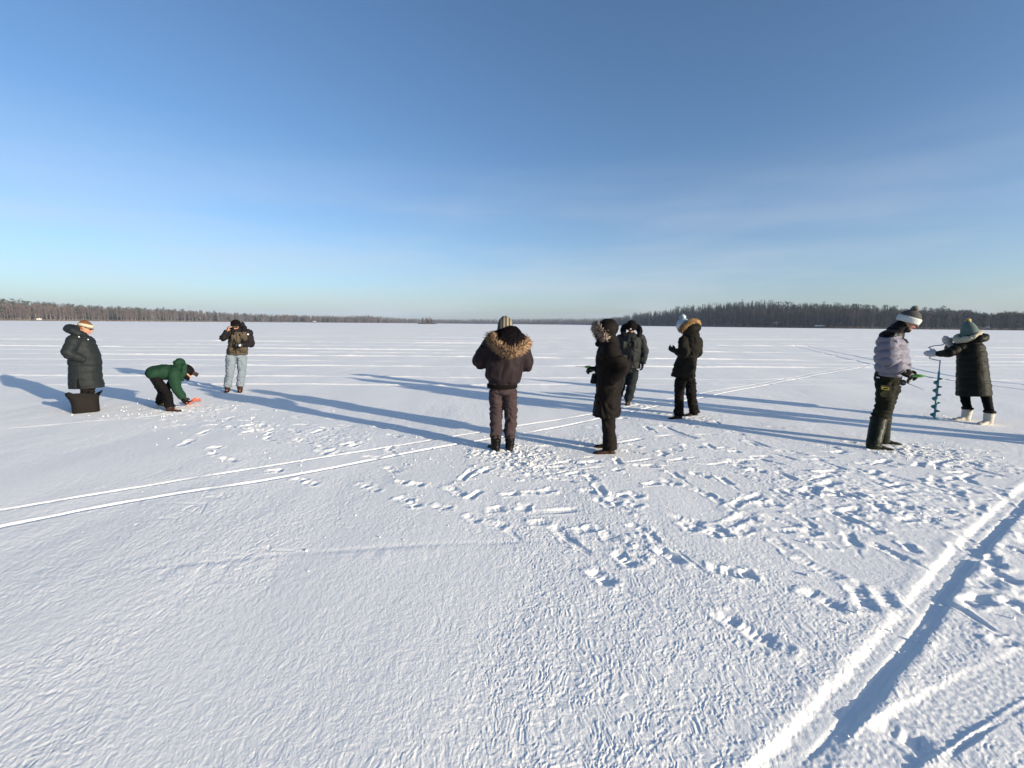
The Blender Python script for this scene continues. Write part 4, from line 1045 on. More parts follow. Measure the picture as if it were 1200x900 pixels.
    pts = [P(575.5, 394, -.06), P(577.5, 398.5, -.16), P(583, 405, -.23), P(590.5, 411, -.27), P(598, 412.8, -.28), (P(606.5, 410.3, -.24)), P(613.5, 405, -.17), P(618.5, 399.5, -.08)]
    hard('fur_backing', [loft(pts, [.018]*2+[.026]*4+[.022, .018], n=10, k=5)], M['jacket_olive'], hood)
    fur_path('fur_trim', pts, .034, 2600, .080, M['fur_tan'], hood, (0, -.25, -.15), (.004, .009))
    hat, tp = beanie(F, hc, A, M['striped_knit'], 'beanie', .205, (.096, .112), .015, -.055, None, cuff_tilt=-.10)
    for i in (0, 1): glove(F, wr[i], (.45-.9*i, .8, .12), (.8-1.6*i, -.4, 0), 1-2*i, .95, M['black_leather'])
person_back()

# ------------------------------------------------------------------ 5 long brown coat, hood up, rod in hand
def rod(F, p0, tip, label, handle_a, handle_b, reel=None, mat='rod_green', line_to=None):
    e = held(F, 'fishing_rod', p0, label, 'fishing rod')
    a, b, t = handle_a-p0, handle_b-p0, tip-p0
    hard('handle', [loft([a, a*.7+b*.3, a*.35+b*.65, b], [.011, .014, .021, .010], n=12, k=4)], M[mat], e)
    hard('rod_tip', [loft([b, b*.5+t*.5, t], [.0045, .0035, .0022], n=6, k=3)], M['metal_grey'], e)
    if reel is not None:
        r_ = reel-p0
        rl = hard('reel', [loft([r_-v3(0, .022, 0), r_+v3(0, .022, 0)], [.038, .038], n=20, k=1, cap=(.12, .12)), loft([r_, r_*.5+(a*.4+b*.6)*.5, a*.4+b*.6], [.007]*3, n=8, k=2)], M['camera_black'], e)
        hard('crank', [loft([r_-v3(0, .026, 0), r_-v3(0, .04, 0), r_-v3(-.03, .042, .012), r_-v3(-.03, .06, .012)], [.004, .004, .004, .007], n=7, k=3)], M['metal_grey'], rl)
    return e
def person_brown_coat():
    F = Fig(713, 528.5, 'person in a long dark brown coat with a grey fur-edged hood up, facing left')
    P = F.P
    hc = P(710.5, 388.8, 0); fwd = nrm((-.84, -.30, -.42)); up = nrm((-.42, 0, .9))
    heels = [F.G(718, 531.5), F.G(716.5, 525)]; toes = [F.G(698, 531.5), F.G(701, 524)]; ank = []
    for i in (0, 1):
        b, a, t = make_boot(F, heels[i], toes[i], .13, M['brown_boot'], .058); ank.append(a)
    hips = [P(713.5, 467, -.07), P(713.5, 467, .08)]; knees = [P(713, 496, -.07), P(713.5, 495, .08)]
    pel = P(712, 458, 0); chest = P(711.5, 420, 0); neck = P(712, 402, .0)
    sh = [P(715.5, 411, -.165), P(713.5, 411, .165)]; el = [P(730, 431.5, -.20), P(707, 432, .20)]; wr = [P(715, 447, -.195), P(699.5, 432.5, .02)]
    gd = nrm(v3(-.95, -.15, .05))
    hd = [hand_parts(wr[0], (-.4, .75, -.5), (0, 0, 1), -1, .35, .8), hand_parts(wr[1], gd, (0, -.3, -.9), -1, .9, .95, .9)]
    body, A, at = build_body(F, hc, fwd, up, neck, chest, pel, zip(sh, el, wr), list(zip(hips, knees, ank)), hd)
    trousers(F, pel, hips, knees, [a+v3(0, 0, -.02) for a in ank], (.085, .078, .084), M['trouser_brown'], pel=(.13, .15), flare=1.12, disp=fold_disp(.016, (8, 8, 13), 41))
    L = [(712.5, 401, 7.5, .10), (712.5, 405, 11.5, .16), (713, 412, 14.3, .20), (713, 420, 14.6, .215), (712.8, 430, 14.8, .21), (712.8, 442, 14.8, .205), (712.8, 455, 15, .21), (711.8, 470, 15.8, .225), (711, 482, 16.6, .24), (710.8, 486.5, 16.8, .245)]
    p, a, b = F.rings(L)
    parts = [loft(p, a, b, n=26, k=4, cap=(.5, .04), torso=True, sq=.92), sleeve(sh[0], el[0], wr[0], (.10, .098, .088, .078, .062), chest*.4+sh[0]*.6), sleeve(sh[1], el[1], wr[1], (.092, .09, .085, .07, .058), chest*.4+sh[1]*.6)]
    coat = fuse('coat', parts, M['coat_brown'], F.root, .010, 3, fold_disp(.020, (7, 7, 10), 43))
    hood = fuse('hood', [loft([at(0, .045, .015), at(0, -.01, .020), at(0, -.075, .012), at(0, -.12, -.01)], [.118, .136, .126, .07], [.135, .155, .146, .08], n=22, k=4), loft([P(713, 397, 0), P(713.5, 404, 0)], [.115, .135], [.12, .15], n=18, torso=True)], M['coat_brown'], coat, .010, 3, fold_disp(.010, (9, 9, 9), 45))
    ring = []
    for k in range(13):
        q = math.pi*(-.5+2*k/12*1.0)+.0
        ring.append(at(.092*math.cos(q), .072+.010*math.sin(q), -.004+.108*math.sin(q)))
    hard('fur_backing', [loft(ring, [.022]*13, n=10, k=3)], M['jacket_dark'], hood)
    fur_path('fur_trim', ring, .034, 3200, .058, M['fur_grey'], hood, nrm(fwd)*.15, (.004, .009))
    fuse('scarf', [loft([P(702.5, 400, -.06), P(700.5, 403, .0), P(703, 402, .07), P(710, 401, .06)], [.032, .036, .034, .03], n=12)], M['black_cloth'], coat, .009, 2, fold_disp(.008, (14, 14, 14), 3))
    c = P(709.8, 411.4, -.215); hard('badge', [boxp(c, (.024, .016, .010), None, .5)], M['patch_white'], coat)
    hard('cuff', [loft([wr[0]*.8+el[0]*.2, wr[0]*1.02-el[0]*.02], [.068, .066], n=16, k=2, cap=(.1, .1))], M['black_knit'], coat)
    glove(F, wr[1], gd, (0, -.3, -.9), -1, .95, M['black_leather'], 1.5, 1.05)
    ha = wr[1]+v3(-.02, -.02, .012); hb = P(685.5, 429.8, -.02)
    rod(F, ha, P(674.5, 429.6, -.02), 'short green-handled ice fishing rod held by the person in the long brown coat', ha, hb)
    # black wrist-warmer pouch swinging under the hand
    c = P(696.5, 443.5, 0.0)
    e = held(F, 'pouch', c, 'small black pouch hanging below the gloved hand of the person in the long brown coat', 'pouch')
    fuse('pouch_body', [loft([v3(0, 0, .055), v3(-.005, 0, 0), v3(-.012, 0, -.05)], [.028, .036, .044], [.02, .03, .034], n=14, k=4)], M['black_leather'], e, .008, 2, fold_disp(.005, (20, 20, 20), 3))
    hard('strap', [loft([v3(0, 0, .05), (wr[1]-c)*.6+v3(.01, 0, .01), (wr[1]-c)+v3(-.01, 0, 0)], [.008]*3, n=8, k=3)], M['black_cloth'], e)
person_brown_coat()

# ------------------------------------------------------------------ 6 slate jacket, dark beanie, facing the camera
def person_slate_jacket(px=734, py=473.5, off=False, label=None):
    F = Fig(px, py, label or 'person in a slate jacket and black beanie, half hidden behind the long brown coat')
    dx = px-734; dy = py-473.5; sc = 1.0
    def P(x, y, d=0.0):
        if not off: return F.P(x, y, d)
        return v3((x-734)/58.0, d, (473.5-y)/57.0)
    F_W = (lambda x, y, h: F.W(x, y, h)) if not off else (lambda x, y, h: h/58.0)
    G = F.G if not off else (lambda x, y: v3((x-734)/58.0, -(y-473.5)/9.0, 0))
    hc = P(740, 383.5, -.05); fwd = nrm((.05, -.80, -.6)); up = nrm((0, -.6, .8))
    heels = [G(736, 472.5), G(724.5, 471)]; toes = [G(735.0, 477), G(721, 474.5)]; ank = []
    for i in (0, 1):
        b, a, t = make_boot(F, heels[i], toes[i], .16, M['olive_boot'], .06); ank.append(a)
    hips = [P(742.5, 437, 0), P(730, 437, 0)]; knees = [P(739.5, 454, -.06), P(727, 454, -.03)]
    pel = P(737, 430, 0); chest = P(739, 402, 0); neck = P(739.5, 391, 0)
    sh = [P(750.5, 396, 0), P(727, 396, 0)]; el = [P(755, 411, .02), P(723, 411, .02)]; wr = [P(753, 425.5, -.06), P(724.5, 426, -.04)]
    hd = [hand_parts(w_, (-.0, -.15, -1), (-1+2*i, -.2, 0), -1+2*i, .45, .95, .9) for i, w_ in enumerate(wr)]
    body, A, at = build_body(F, hc, fwd, up, neck, chest, pel, zip(sh, el, wr), list(zip(hips, knees, ank)), hd)
    trousers(F, pel, hips, knees, [a+v3(0, 0, .03) for a in ank], (.105, .092, .088), M['trouser_slate'], pel=(.17, .13), flare=1.0, disp=fold_disp(.018, (9, 9, 18), 51))
    L = [(739.5, 390, 5, .09), (739.2, 393, 10, .14), (739, 397, 12.6, .17), (738.6, 405, 12.8, .18), (738.2, 415, 12.6, .18), (737.8, 424, 12.8, .185), (737.4, 430.5, 13.0, .185)]
    pts = [P(q[0], q[1]) for q in L]; aa = [F_W(q[0], q[1], q[2]) for q in L]; bb = [q[3] for q in L]
    parts = [loft(pts, aa, bb, n=26, k=4, cap=(.5, .05), torso=True, sq=.9)]+[sleeve(sh[i], el[i], wr[i], (.09, .09, .086, .078, .064), chest*.4+sh[i]*.6) for i in (0, 1)]
    jk = fuse('jacket', parts, M['jacket_slate'], F.root, .010, 3, fold_disp(.017, (10, 9, 12), 53))
    fuse('hood', [loft([P(731, 393, -.10), P(730.2, 386.5, .0), P(733.5, 383, .12), P(740, 382.5, .15), P(747, 384, .12), P(750, 388.5, .0), P(748, 394, -.10)], [.045, .062, .066, .068, .066, .058, .04], n=14)], M['black_cloth'], jk, .010, 3, fold_disp(.012, (11, 11, 11), 55))
    hard('zip', [loft([P(741.3, 394.5, -.165), P(740.5, 412, -.195), P(739.5, 430, -.195)], [.007]*3, [.007]*3, n=8, k=3)], M['black_cloth'], jk)
    hard('drawcord', [loft([P(736.5, 394, -.16), P(735.5, 402, -.19), P(736.0, 409, -.20)], [.0028]*3, n=7, k=3), loft([P(744.2, 394, -.16), P(743.2, 400, -.19), P(744, 406, -.20)], [.0028]*3, n=7, k=3)], M['black_cloth'], jk)
    for (x, y, w_, h_) in ((745, 404, .10, .13), (733.0, 404, .09, .13), (746, 420, .13, .13), (731.5, 420, .12, .13)):
        hard('pocket', [boxp(P(x, y, -.178), (w_/2, .014, h_/2), None, .7)], M['jacket_slate'], jk)
    hat, tp = beanie(F, hc, A, M['black_knit'], 'beanie', .135, (.100, .112), .012, .005, M['black_knit'], .05, cuff_tilt=.03)
    hard('badge', [boxp(at(.02, .116, .045), (.014, .006, .012), A, .5)], M['patch_white'], hat)
    for i, w_ in enumerate(wr): glove(F, w_, (0, -.15, -1), (-1+2*i, -.2, 0), -1+2*i, .5, M['black_leather'])
    return F
person_slate_jacket()

# ------------------------------------------------------------------ 7 olive parka, white-blue bobble hat, seen from behind left
def person_parka():
    F = Fig(800, 488.5, 'person in a dark olive parka with golden fur hood and pale blue bobble hat')
    P = F.P
    hc = P(800.5, 382.5, 0); fwd = nrm((-.74, .50, -.42)); up = nrm((-.30, .2, .93))
    heels = [F.G(799, 490.5), F.G(815, 487)]; toes = [F.G(783.5, 491.5), F.G(803.5, 487.5)]; ank = []
    for i in (0, 1):
        b, a, t = make_boot(F, heels[i], toes[i], .14, M['black_leather'], .062); ank.append(a)
    hips = [P(797, 447, -.06), P(809, 447, .04)]; knees = [P(796, 464, -.09), P(810, 464, .03)]
    pel = P(802.5, 438, 0); chest = P(807.5, 407, 0); neck = P(806, 393, 0)
    sh = [P(801, 399.5, -.14), P(817, 400, .10)]; el = [P(801.5, 414.5, -.24), P(817.5, 414, .16)]; wr = [P(791.5, 411.5, -.14), P(806, 415, .22)]
    gd = nrm(v3(-.75, .2, .35))
    hd = [hand_parts(wr[0], gd, (0.3, .7, .2), -1, .6, .95, .9), hand_parts(wr[1], (-.8, .3, .1), (0, .8, 0), 1, .6, .95, .9)]
    body, A, at = build_body(F, hc, fwd, up, neck, chest, pel, zip(sh, el, wr), list(zip(hips, knees, ank)), hd)
    trousers(F, pel, hips, knees, [a+v3(0, 0, -.01) for a in ank], (.098, .084, .084), M['trouser_umber'], pel=(.17, .15), flare=1.08, disp=fold_disp(.017, (9, 9, 17), 61))
    L = [(807, 390, 7, .11), (808, 393, 11, .16), (809, 398, 13, .19), (808.6, 405, 13.2, .20), (807, 413, 12.4, .195), (804.5, 422, 12.2, .19), (802.2, 431, 13.2, .205), (800.8, 438, 14.2, .215), (800.5, 441.5, 14.4, .22)]
    p, a, b = F.rings(L)
    parts = [loft(p, a, b, n=26, k=4, cap=(.5, .05), torso=True, sq=.92), sleeve(sh[0], el[0], wr[0], (.092, .09, .085, .07, .056), chest*.4+sh[0]*.6), sleeve(sh[1], el[1], wr[1], (.095, .092, .085, .07, .056), chest*.4+sh[1]*.6)]
    jk = fuse('parka', parts, M['parka_olive'], F.root, .010, 3, fold_disp(.019, (8, 8, 11), 63))
    hood = fuse('hood', [loft([P(802, 389.5, -.13), P(810, 385.5, -.13), P(816.5, 384, -.02), P(815.5, 383, .10)], [.05, .072, .078, .06], n=14), loft([P(811, 385, 0), P(811, 391, 0)], [.09, .12], [.12, .14], n=16, torso=True)], M['parka_olive'], jk, .010, 3, fold_disp(.010, (10, 10, 10), 65))
    pts = [P(797.5, 388.5, -.13), P(801, 384, -.16), P(806, 379.5, -.14), P(811.5, 377, -.08), P(816.5, 378, .02), P(818, 381, .10)]
    hard('fur_backing', [loft(pts, [.018, .022, .024, .026, .024, .018], n=10, k=5)], M['jacket_olive'], hood)
    fur_path('fur_trim', pts, .026, 2600, .052, M['fur_gold'], hood, (0, -.1, .2))
    hat, tp = beanie(F, hc, A, M['iceblue_knit'], 'beanie', .150, (.100, .114), .015, -.01, M['white_knit'], .055, cuff_tilt=.05)
    pompom(tp+v3(.02, 0, .02), .058, M['pom_blue'], hat)
    glove(F, wr[0], gd, (.3, .7, .2), -1, .55, M['black_leather'], 1.3)
    glove(F, wr[1], (-.8, .3, .1), (0, .8, 0), 1, .6, M['black_leather'])
person_parka()

# ------------------------------------------------------------------ 8 lavender puffer, rubber boots
def person_lavender():
    F = Fig(1031, 522, 'person in a lavender-grey puffer jacket and tall green rubber boots')
    P = F.P
    hc = P(1065.3, 376.0, 0); fwd = nrm((.88, -.22, -.36)); up = nrm((.34, 0, .94))
    heels = [F.G(1019, 525.5), F.G(1030, 519.5)]; toes = [F.G(1045, 528), F.G(1053, 521.5)]; ank = []; tops = []
    for i in (0, 1):
        top = P(1030.2, 490, -.10) if i == 0 else P(1034.5, 489, .06)
        b, a, t = make_boot(F, heels[i], toes[i], .40, M['rubber_green'], .092, lean=top, length=.31, wide=1.15, folds=.004); ank.append(a); tops.append(top)
        hard('boot_rim', [loft([top-v3(0, 0, .02), top+v3(0, 0, .004)], [.100, .101], n=24, k=1, cap=(.1, .05))], M['rubber_green'], b)
    hips = [P(1038, 455, -.08), P(1043, 455, .10)]; knees = [P(1036.5, 474, -.11), P(1038, 474, .08)]
    pel = P(1040, 444, 0); chest = P(1044.5, 405, 0); neck = P(1051, 387, 0)
    sh = [P(1041, 396, -.17), P(1048, 395, .17)]; el = [P(1041.5, 421, -.235), P(1055, 420, .20)]; wr = [P(1057.5, 435.5, -.22), P(1062, 437, .06)]
    gd = nrm(P(1075, 443, -.20)-wr[0]); gd2 = nrm(v3(.8, -.1, -.35))
    hd = [hand_parts(wr[0], gd, (.2, .8, -.6), 1, .55, .95, .9), hand_parts(wr[1], gd2, (0, -.8, -.3), -1, .7, .95, .9)]
    body, A, at = build_body(F, hc, fwd, up, neck, chest, pel, zip(sh, el, wr), list(zip(hips, knees, ank, tops)), hd)
    tr = trousers(F, pel, hips, knees, [tops[0]+v3(0, 0, -.03), tops[1]+v3(0, 0, -.03)], (.115, .098, .094), M['work_olive'], pel=(.148, .15), flare=1.0, disp=fold_disp(.016, (9, 9, 20), 71), voxel=.0095)
    # cargo pocket, yellow label, belt tag
    pc = hard('cargo_pocket', [boxp(P(1037.0, 459, -.185), (.062, .020, .085), None, .7)], M['work_olive'], tr)
    lab = patch('label_patch', P(1037.6, 455.3, -.212), (0, -1, .0), (0.06, 0, 1), .080, .034, M['patch_yellow'], tr, .005)
    hard('label_mark', [boxp(P(1037.6+k_, 455.3, -.2185), (.005, .0015, .008), None, .2) for k_ in (-2.0, -.7, .6, 1.9)], M['black_cloth'], lab)
    patch('belt_tag', P(1029.0, 442.3, -.135), (-.5, -.85, 0), (0, 0, 1), .038, .016, M['patch_white'], tr)
    L = [(1052.5, 385.5, 6.5, .09), (1049.5, 389.5, 11.5, .15), (1046.5, 395, 16, .20), (1044.8, 403, 19.6, .235), (1044.4, 412, 20.6, .25), (1044.6, 422, 21.0, .25), (1044.5, 430, 20.6, .245), (1043, 436, 18.2, .23), (1042.5, 438.5, 17.0, .22)]
    p, a, b = F.rings(L)
    parts = [loft(p, a, b, n=28, k=4, cap=(.5, .2), torso=True), sleeve(sh[0], el[0], wr[0], (.108, .110, .104, .085, .056), chest*.45+sh[0]*.55), sleeve(sh[1], el[1], wr[1], (.10, .10, .096, .08, .056), chest*.45+sh[1]*.55)]
    bones = [(p[1], p[-1], .25, .118, .45), (sh[0], el[0], .105, .105, .35), (el[0], wr[0], .09, .105, .1), (sh[1], el[1], .10, .105, .3), (el[1], wr[1], .09, .105, .2)]
    z_b = P(1045, 394.5)[2]; x_m = P(1046, 400)[0]
    def fm(pc):
        m = np.zeros(len(pc), int); edge = z_b+.35*np.abs(pc[:, 0]-x_m)*0-0.10*(pc[:, 0]-x_m)*0 
        m[pc[:, 2] > edge+.01*np.sin(pc[:, 0]*20)] = 1
        m[(pc[:, 0] > P(1057, 395)[0]) & (pc[:, 2] > P(1060, 402)[2]) & (np.abs(pc[:, 1]) < .13)] = 1
        return m
    jk = fuse('jacket', parts, [M['lavender'], M['black_nylon']], F.root, .0095, 3, quilt_folds(bones, .036, 7, .006, (12, 10, 14), .004), fm)
    fuse('collar', [loft([P(1049, 389, 0), P(1054, 383.5, 0), P(1058, 380.5, 0)], [.10, .088, .075], [.11, .10, .085], n=18, torso=True), loft([P(1061, 385.5, -.03), P(1064, 387, .0)], [.045, .04], n=12)], M['black_nylon'], jk, .0095, 3, fold_disp(.012, (13, 13, 13), 73))
    patch('badge', P(1031.0, 393.0, -.14), (-.8, -.6, .1), (0, 0, 1), .035, .028, M['patch_white'], jk)
    hat, tp = beanie(F, hc, A, M['grey_knit'], 'beanie', .150, (.100, .115), .010, -.008, M['white_knit'], .058, cuff_tilt=.05)
    pompom(tp+v3(-.005, 0, .012), .048, M['pom_grey'], hat)
    glove(F, wr[0], gd, (.2, .8, -.6), 1, .6, M['black_leather'], 1.45, 1.0)
    glove(F, wr[1], gd2, (0, -.8, -.3), -1, .8, M['black_leather'], 1.35)
    ha = wr[0]+gd*.10+v3(0, .0, -.005); hb = P(1083, 440.6, -.20)
    rod(F, ha, P(1093, 443.5, -.2), 'bright green-handled short rod in the near glove of the person in lavender', ha, hb)
    r_ = P(1058, 448.3, -.02); h2 = wr[1]+gd2*.08
    rod(F, h2, P(1082.5, 457, -.05), 'thin ice fishing rod with a black reel held low by the person in lavender', h2+v3(-.03, 0, .0), r_+v3(.05, 0, -.006), r_, 'camera_black')
person_lavender()

# ------------------------------------------------------------------ 9 dark green long coat, mittens on the auger
def person_auger():
    F = Fig(1141, 492, 'person in a long dark green quilted coat and white boots gripping the ice auger')
    P = F.P
    hc = P(1135.5, 389.5, 0.02); fwd = nrm((-.72, .58, -.35)); up = nrm((-.12, .1, .98))
    heels = [F.G(1136, 492.5), F.G(1160, 497)]; toes = [F.G(1117, 492), F.G(1147, 497.5)]; ank = []; tops = []
    for i in (0, 1):
        b, a, t = make_boot(F, heels[i], toes[i], .24, M['pale_boot'], .070, sole_mat=M['pale_boot'], folds=.006); ank.append(a); tops.append(t)
        hard('boot_cuff', [loft([t-v3(0, 0, .015), t+v3(0, 0, .012)], [.078, .080], n=20, k=1, cap=(.2, .1))], M['trouser_brown'], b)
    hips = [P(1132, 452, -.06), P(1152, 452, .02)]; knees = [P(1131, 466, -.08), P(1156, 467, -.05)]
    pel = P(1142, 445, 0); chest = P(1139, 412, 0); neck = P(1137, 399, 0)
    sh = [P(1127, 407, -.12), P(1136, 403, .16)]; el = [P(1112, 413.5, -.26), P(1114, 408, .30)]; wr = [P(1098.5, 414.8, -.16), P(1113, 404, .10)]
    g1 = nrm(v3(-.95, .1, .0)); g2 = nrm(P(1121, 396, .02)-wr[1]); g2 = nrm(v3(-.5, -.3, .75))
    hd = [hand_parts(wr[0], g1, (.1, .9, .1), -1, .9, .9, .85), hand_parts(wr[1], g2, (.3, -.6, 0), 1, .9, .9, .85)]
    body, A, at = build_body(F, hc, fwd, up, neck, chest, pel, zip(sh, el, wr), list(zip(hips, knees, ank)), hd)
    trousers(F, pel, hips, knees, tops, (.082, .068, .062), M['black_cloth'], pel=(.15, .14), disp=fold_disp(.006, (9, 9, 12), 81), name='leggings')
    L = [(1137, 398, 8, .10), (1137, 401, 12, .15), (1138, 407, 16.5, .19), (1138.6, 415, 18.6, .215), (1139, 425, 19.6, .225), (1139.6, 436, 20.4, .235), (1140.2, 448, 21.6, .25), (1140.8, 458, 22.6, .265), (1140.8, 463, 22.8, .27)]
    p, a, b = F.rings(L)
    parts = [loft(p, a, b, n=28, k=4, cap=(.5, .04), torso=True, sq=.9), sleeve(sh[0], el[0], wr[0], (.098, .09, .076, .062, .050), chest*.4+sh[0]*.6), sleeve(sh[1], el[1], wr[1], (.095, .09, .078, .066, .054), chest*.4+sh[1]*.6)]
    bones = [(p[0], p[-1], .24, .115, .3), (sh[0], el[0], .09, .11, .3), (el[0], wr[0], .07, .11, .2), (sh[1], el[1], .09, .11, .3)]
    coat = fuse('coat', parts, M['coat_forest'], F.root, .010, 3, quilt_folds(bones, .010, 11, .004))
    fuse('hood', [loft([P(1139, 400, -.15), P(1148, 397.5, -.13), P(1153.5, 396, 0.0), P(1150, 394.5, .11), P(1142, 396, .15)], [.042, .06, .068, .062, .045], n=14)], M['coat_forest'], coat, .010, 3, fold_disp(.010, (10, 10, 10), 85))
    fuse('scarf', [loft([P(1147, 391.5, -.06), P(1139, 396, -.165), P(1130, 398.5, -.165), P(1123, 398.5, -.10), P(1120.5, 396, .02), P(1126, 393, .13), P(1138, 391, .15), P(1147, 390, .05), P(1147, 391.5, -.06)], [.040, .046, .054, .056, .05, .045, .04, .04, .04], n=14, k=4),
                   loft([P(1125, 398.5, -.13), P(1124.5, 403, -.16), P(1126, 406, -.17)], [.05, .045, .03], [.025]*3, n=12)], M['cream_knit'], coat, .009, 2, fold_disp(.014, (16, 16, 22), 87))
    hat, tp = beanie(F, hc, A, M['blue_knit'], 'beanie', .190, (.116, .122), .010, -.058, None, cuff_tilt=.04, peak=.075)
    pompom(tp+v3(0.01, 0, .0), .050, M['pom_cream'], hat)
    # mittens: thumb and fingers in one bag
    for i, (w_, f_, n_) in enumerate(((wr[0], g1, v3(.1, .9, .1)), (wr[1], g2, v3(.3, -.6, 0)))):
        f_ = nrm(f_); n_ = nrm(n_-f_*np.dot(n_, f_)); sd = np.cross(f_, n_)*(-1 if i == 0 else 1)
        fuse('mitten', [loft([w_-f_*.05, w_+f_*.02, w_+f_*.09, w_+f_*.14+n_*.02, w_+f_*.165+n_*.055], [.046, .048, .056, .052, .036], [.042, .042, .044, .040, .032], n=16, k=4, cap=(.2, .8)),
                        loft([w_+f_*.03+sd*.03, w_+f_*.06+sd*.062+n_*.01, w_+f_*.10+sd*.066+n_*.03], [.026, .024, .018], n=12, k=4, cap=(.8, .8))]+hand_parts(w_, f_, n_, -1 if i == 0 else 1, .9, .9, 1.1), M['mitten_white'], F.root, .008, 3, fold_disp(.004, (20, 20, 20), 5))
    hard('cuff_tag', [boxp(wr[1]+g2*.15+v3(0, -.04, .02), (.014, .008, .022), None, .4)], M['fur_tan'] if False else M['skin'], F.root)
    # ---- the auger
    foot = F.G(1095, 490.5); foot = v3(foot[0], foot[1], 0)
    top = P(1101.7, 422.5, foot[1]*.2-.03)
    ax = nrm(top-foot); L_ = np.linalg.norm(top-foot)
    e = held(F, 'ice_auger', foot, 'teal spiral ice auger with a bent hand crank standing upright in the snow', 'ice auger')
    o = foot
    tp_ = top-o
    blen = L_*.80
    s1 = nrm(np.cross(ax, v3(0, 1, 0))); s2 = np.cross(ax, s1)
    hard('shaft', [loft([ax*-.05, ax*blen], [.016, .016], n=14, k=3)], M['auger_teal'], e)
    hard('upper_shaft', [loft([ax*(blen-.02), tp_], [.0095, .0095], n=12, k=3), loft([ax*(blen-.03), ax*(blen+.02)], [.015, .015], n=14, k=1)], M['metal_grey'], e)
    V = []; Fc = []; N = 300; turns = 5.8
    for i in range(N+1):
        t = i/N; a_ = 2*math.pi*turns*t+.6; rr_ = .062*min(1, (1-t)*14+.15)*min(1, t*25+.6)
        rd = s1*math.cos(a_)+s2*math.sin(a_); base = ax*(-.04+t*(blen-.02))
        V += [base+rd*.010+ax*.003, base+rd*rr_+ax*.003, base+rd*rr_-ax*.003, base+rd*.010-ax*.003]
    for i in range(N):
        for j in range(4): Fc.append((i*4+j, i*4+(j+1) % 4, (i+1)*4+(j+1) % 4, (i+1)*4+j))
    mesh_obj('helical_blade', V, Fc, M['auger_teal'], e)
    hand1 = wr[0]+g1*.10+nrm(v3(.1, .9, .1))*.035; hand2 = wr[1]+g2*.10
    hA = hand1-o
    crank = [tp_, P(1097.5, 422, -.08)-o, P(1089.5, 420, -.10)-o, hA+v3(0, 0, -.075), hA+v3(0, 0, .075), P(1088.5, 407.5, -.06)-o, P(1094, 405.4, -.0)-o, P(1104, 404.2, .04)-o, hand2-o+v3(.02, 0, .0)]
    hard('crank', [loft(crank, [.0085]*len(crank), n=10, k=6)], M['metal_grey'], e)
    hard('grip', [loft([hA+v3(0, 0, -.055), hA+v3(0, 0, .055)], [.017, .017], n=14, k=2, cap=(.3, .3))], M['camera_black'], e)
    hard('top_knob', [ball(hand2-o+v3(.01, 0, .01), (.032, .032, .026), None, 9)], M['camera_black'], e)
person_auger()

# two more of the group stand just outside the picture on the right; their shadows cross the snow behind the rubber boots
person_slate_jacket(1322, 531, True, 'person in a slate jacket standing beyond the right edge, nearer of two')
person_slate_jacket(1400, 541-9, True, 'person in a slate jacket standing beyond the right edge, farther of two')

# ------------------------------------------------------------------ far shore
M['needles'] = hairmat('needles', (0.006, 0.010, 0.007, 1), (0.014, 0.020, 0.012, 1), (0.032, 0.038, 0.022, 1), .9)
M['pine_needles'] = hairmat('pine_needles', (0.020, 0.026, 0.014, 1), (0.035, 0.042, 0.022, 1), (0.065, 0.068, 0.040, 1), .9)
M['twigs'] = hairmat('twigs', (0.055, 0.038, 0.034, 1), (0.125, 0.090, 0.078, 1), (0.24, 0.195, 0.175, 1), .9)
M['twigs_dark'] = hairmat('twigs_dark', (0.032, 0.025, 0.024, 1), (0.066, 0.050, 0.046, 1), (0.13, 0.105, 0.095, 1), .9)
M['bark'] = cloth('bark', (0.085, 0.055, 0.040, 1), .9, .4, 3)
M['birch_bark'] = cloth('birch_bark', (0.1700, 0.1550, 0.1400, 1), .8, .45, 2.2)
M['reeds'] = hairmat('reeds', (0.07, 0.05, 0.04, 1), (0.12, 0.09, 0.07, 1), (0.20, 0.16, 0.13, 1), .9)
M['wall_red'] = plain('wall_red', (0.16, 0.035, 0.022, 1), .8)
M['wall_white'] = plain('wall_white', (0.55, 0.53, 0.48, 1), .8)
M['wall_brown'] = plain('wall_brown', (0.06, 0.04, 0.03, 1), .8)
M['window_glass'] = plain('window_glass', (0.03, 0.035, 0.045, 1), .15)
def forest_floor():
    m, nt, b = new_mat('forest_floor')
    tc = nt.nodes.new('ShaderNodeTexCoord'); n = nt.nodes.new('ShaderNodeTexNoise'); n.inputs['Scale'].default_value = .18; n.inputs['Detail'].default_value = 6
    nt.links.new(tc.outputs['Object'], n.inputs['Vector']); cr = nt.nodes.new('ShaderNodeValToRGB')
    cr.color_ramp.elements[0].position = .55; cr.color_ramp.elements[1].position = .78
    cr.color_ramp.elements[0].color = (.035, .026, .022, 1); cr.color_ramp.elements[1].color = (.25, .24, .24, 1)
    nt.links.new(n.outputs['Fac'], cr.inputs['Fac']); nt.links.new(cr.outputs['Color'], b.inputs['Base Color']); b.inputs['Roughness'].default_value = .95
    return m
M['forest_floor'] = forest_floor()

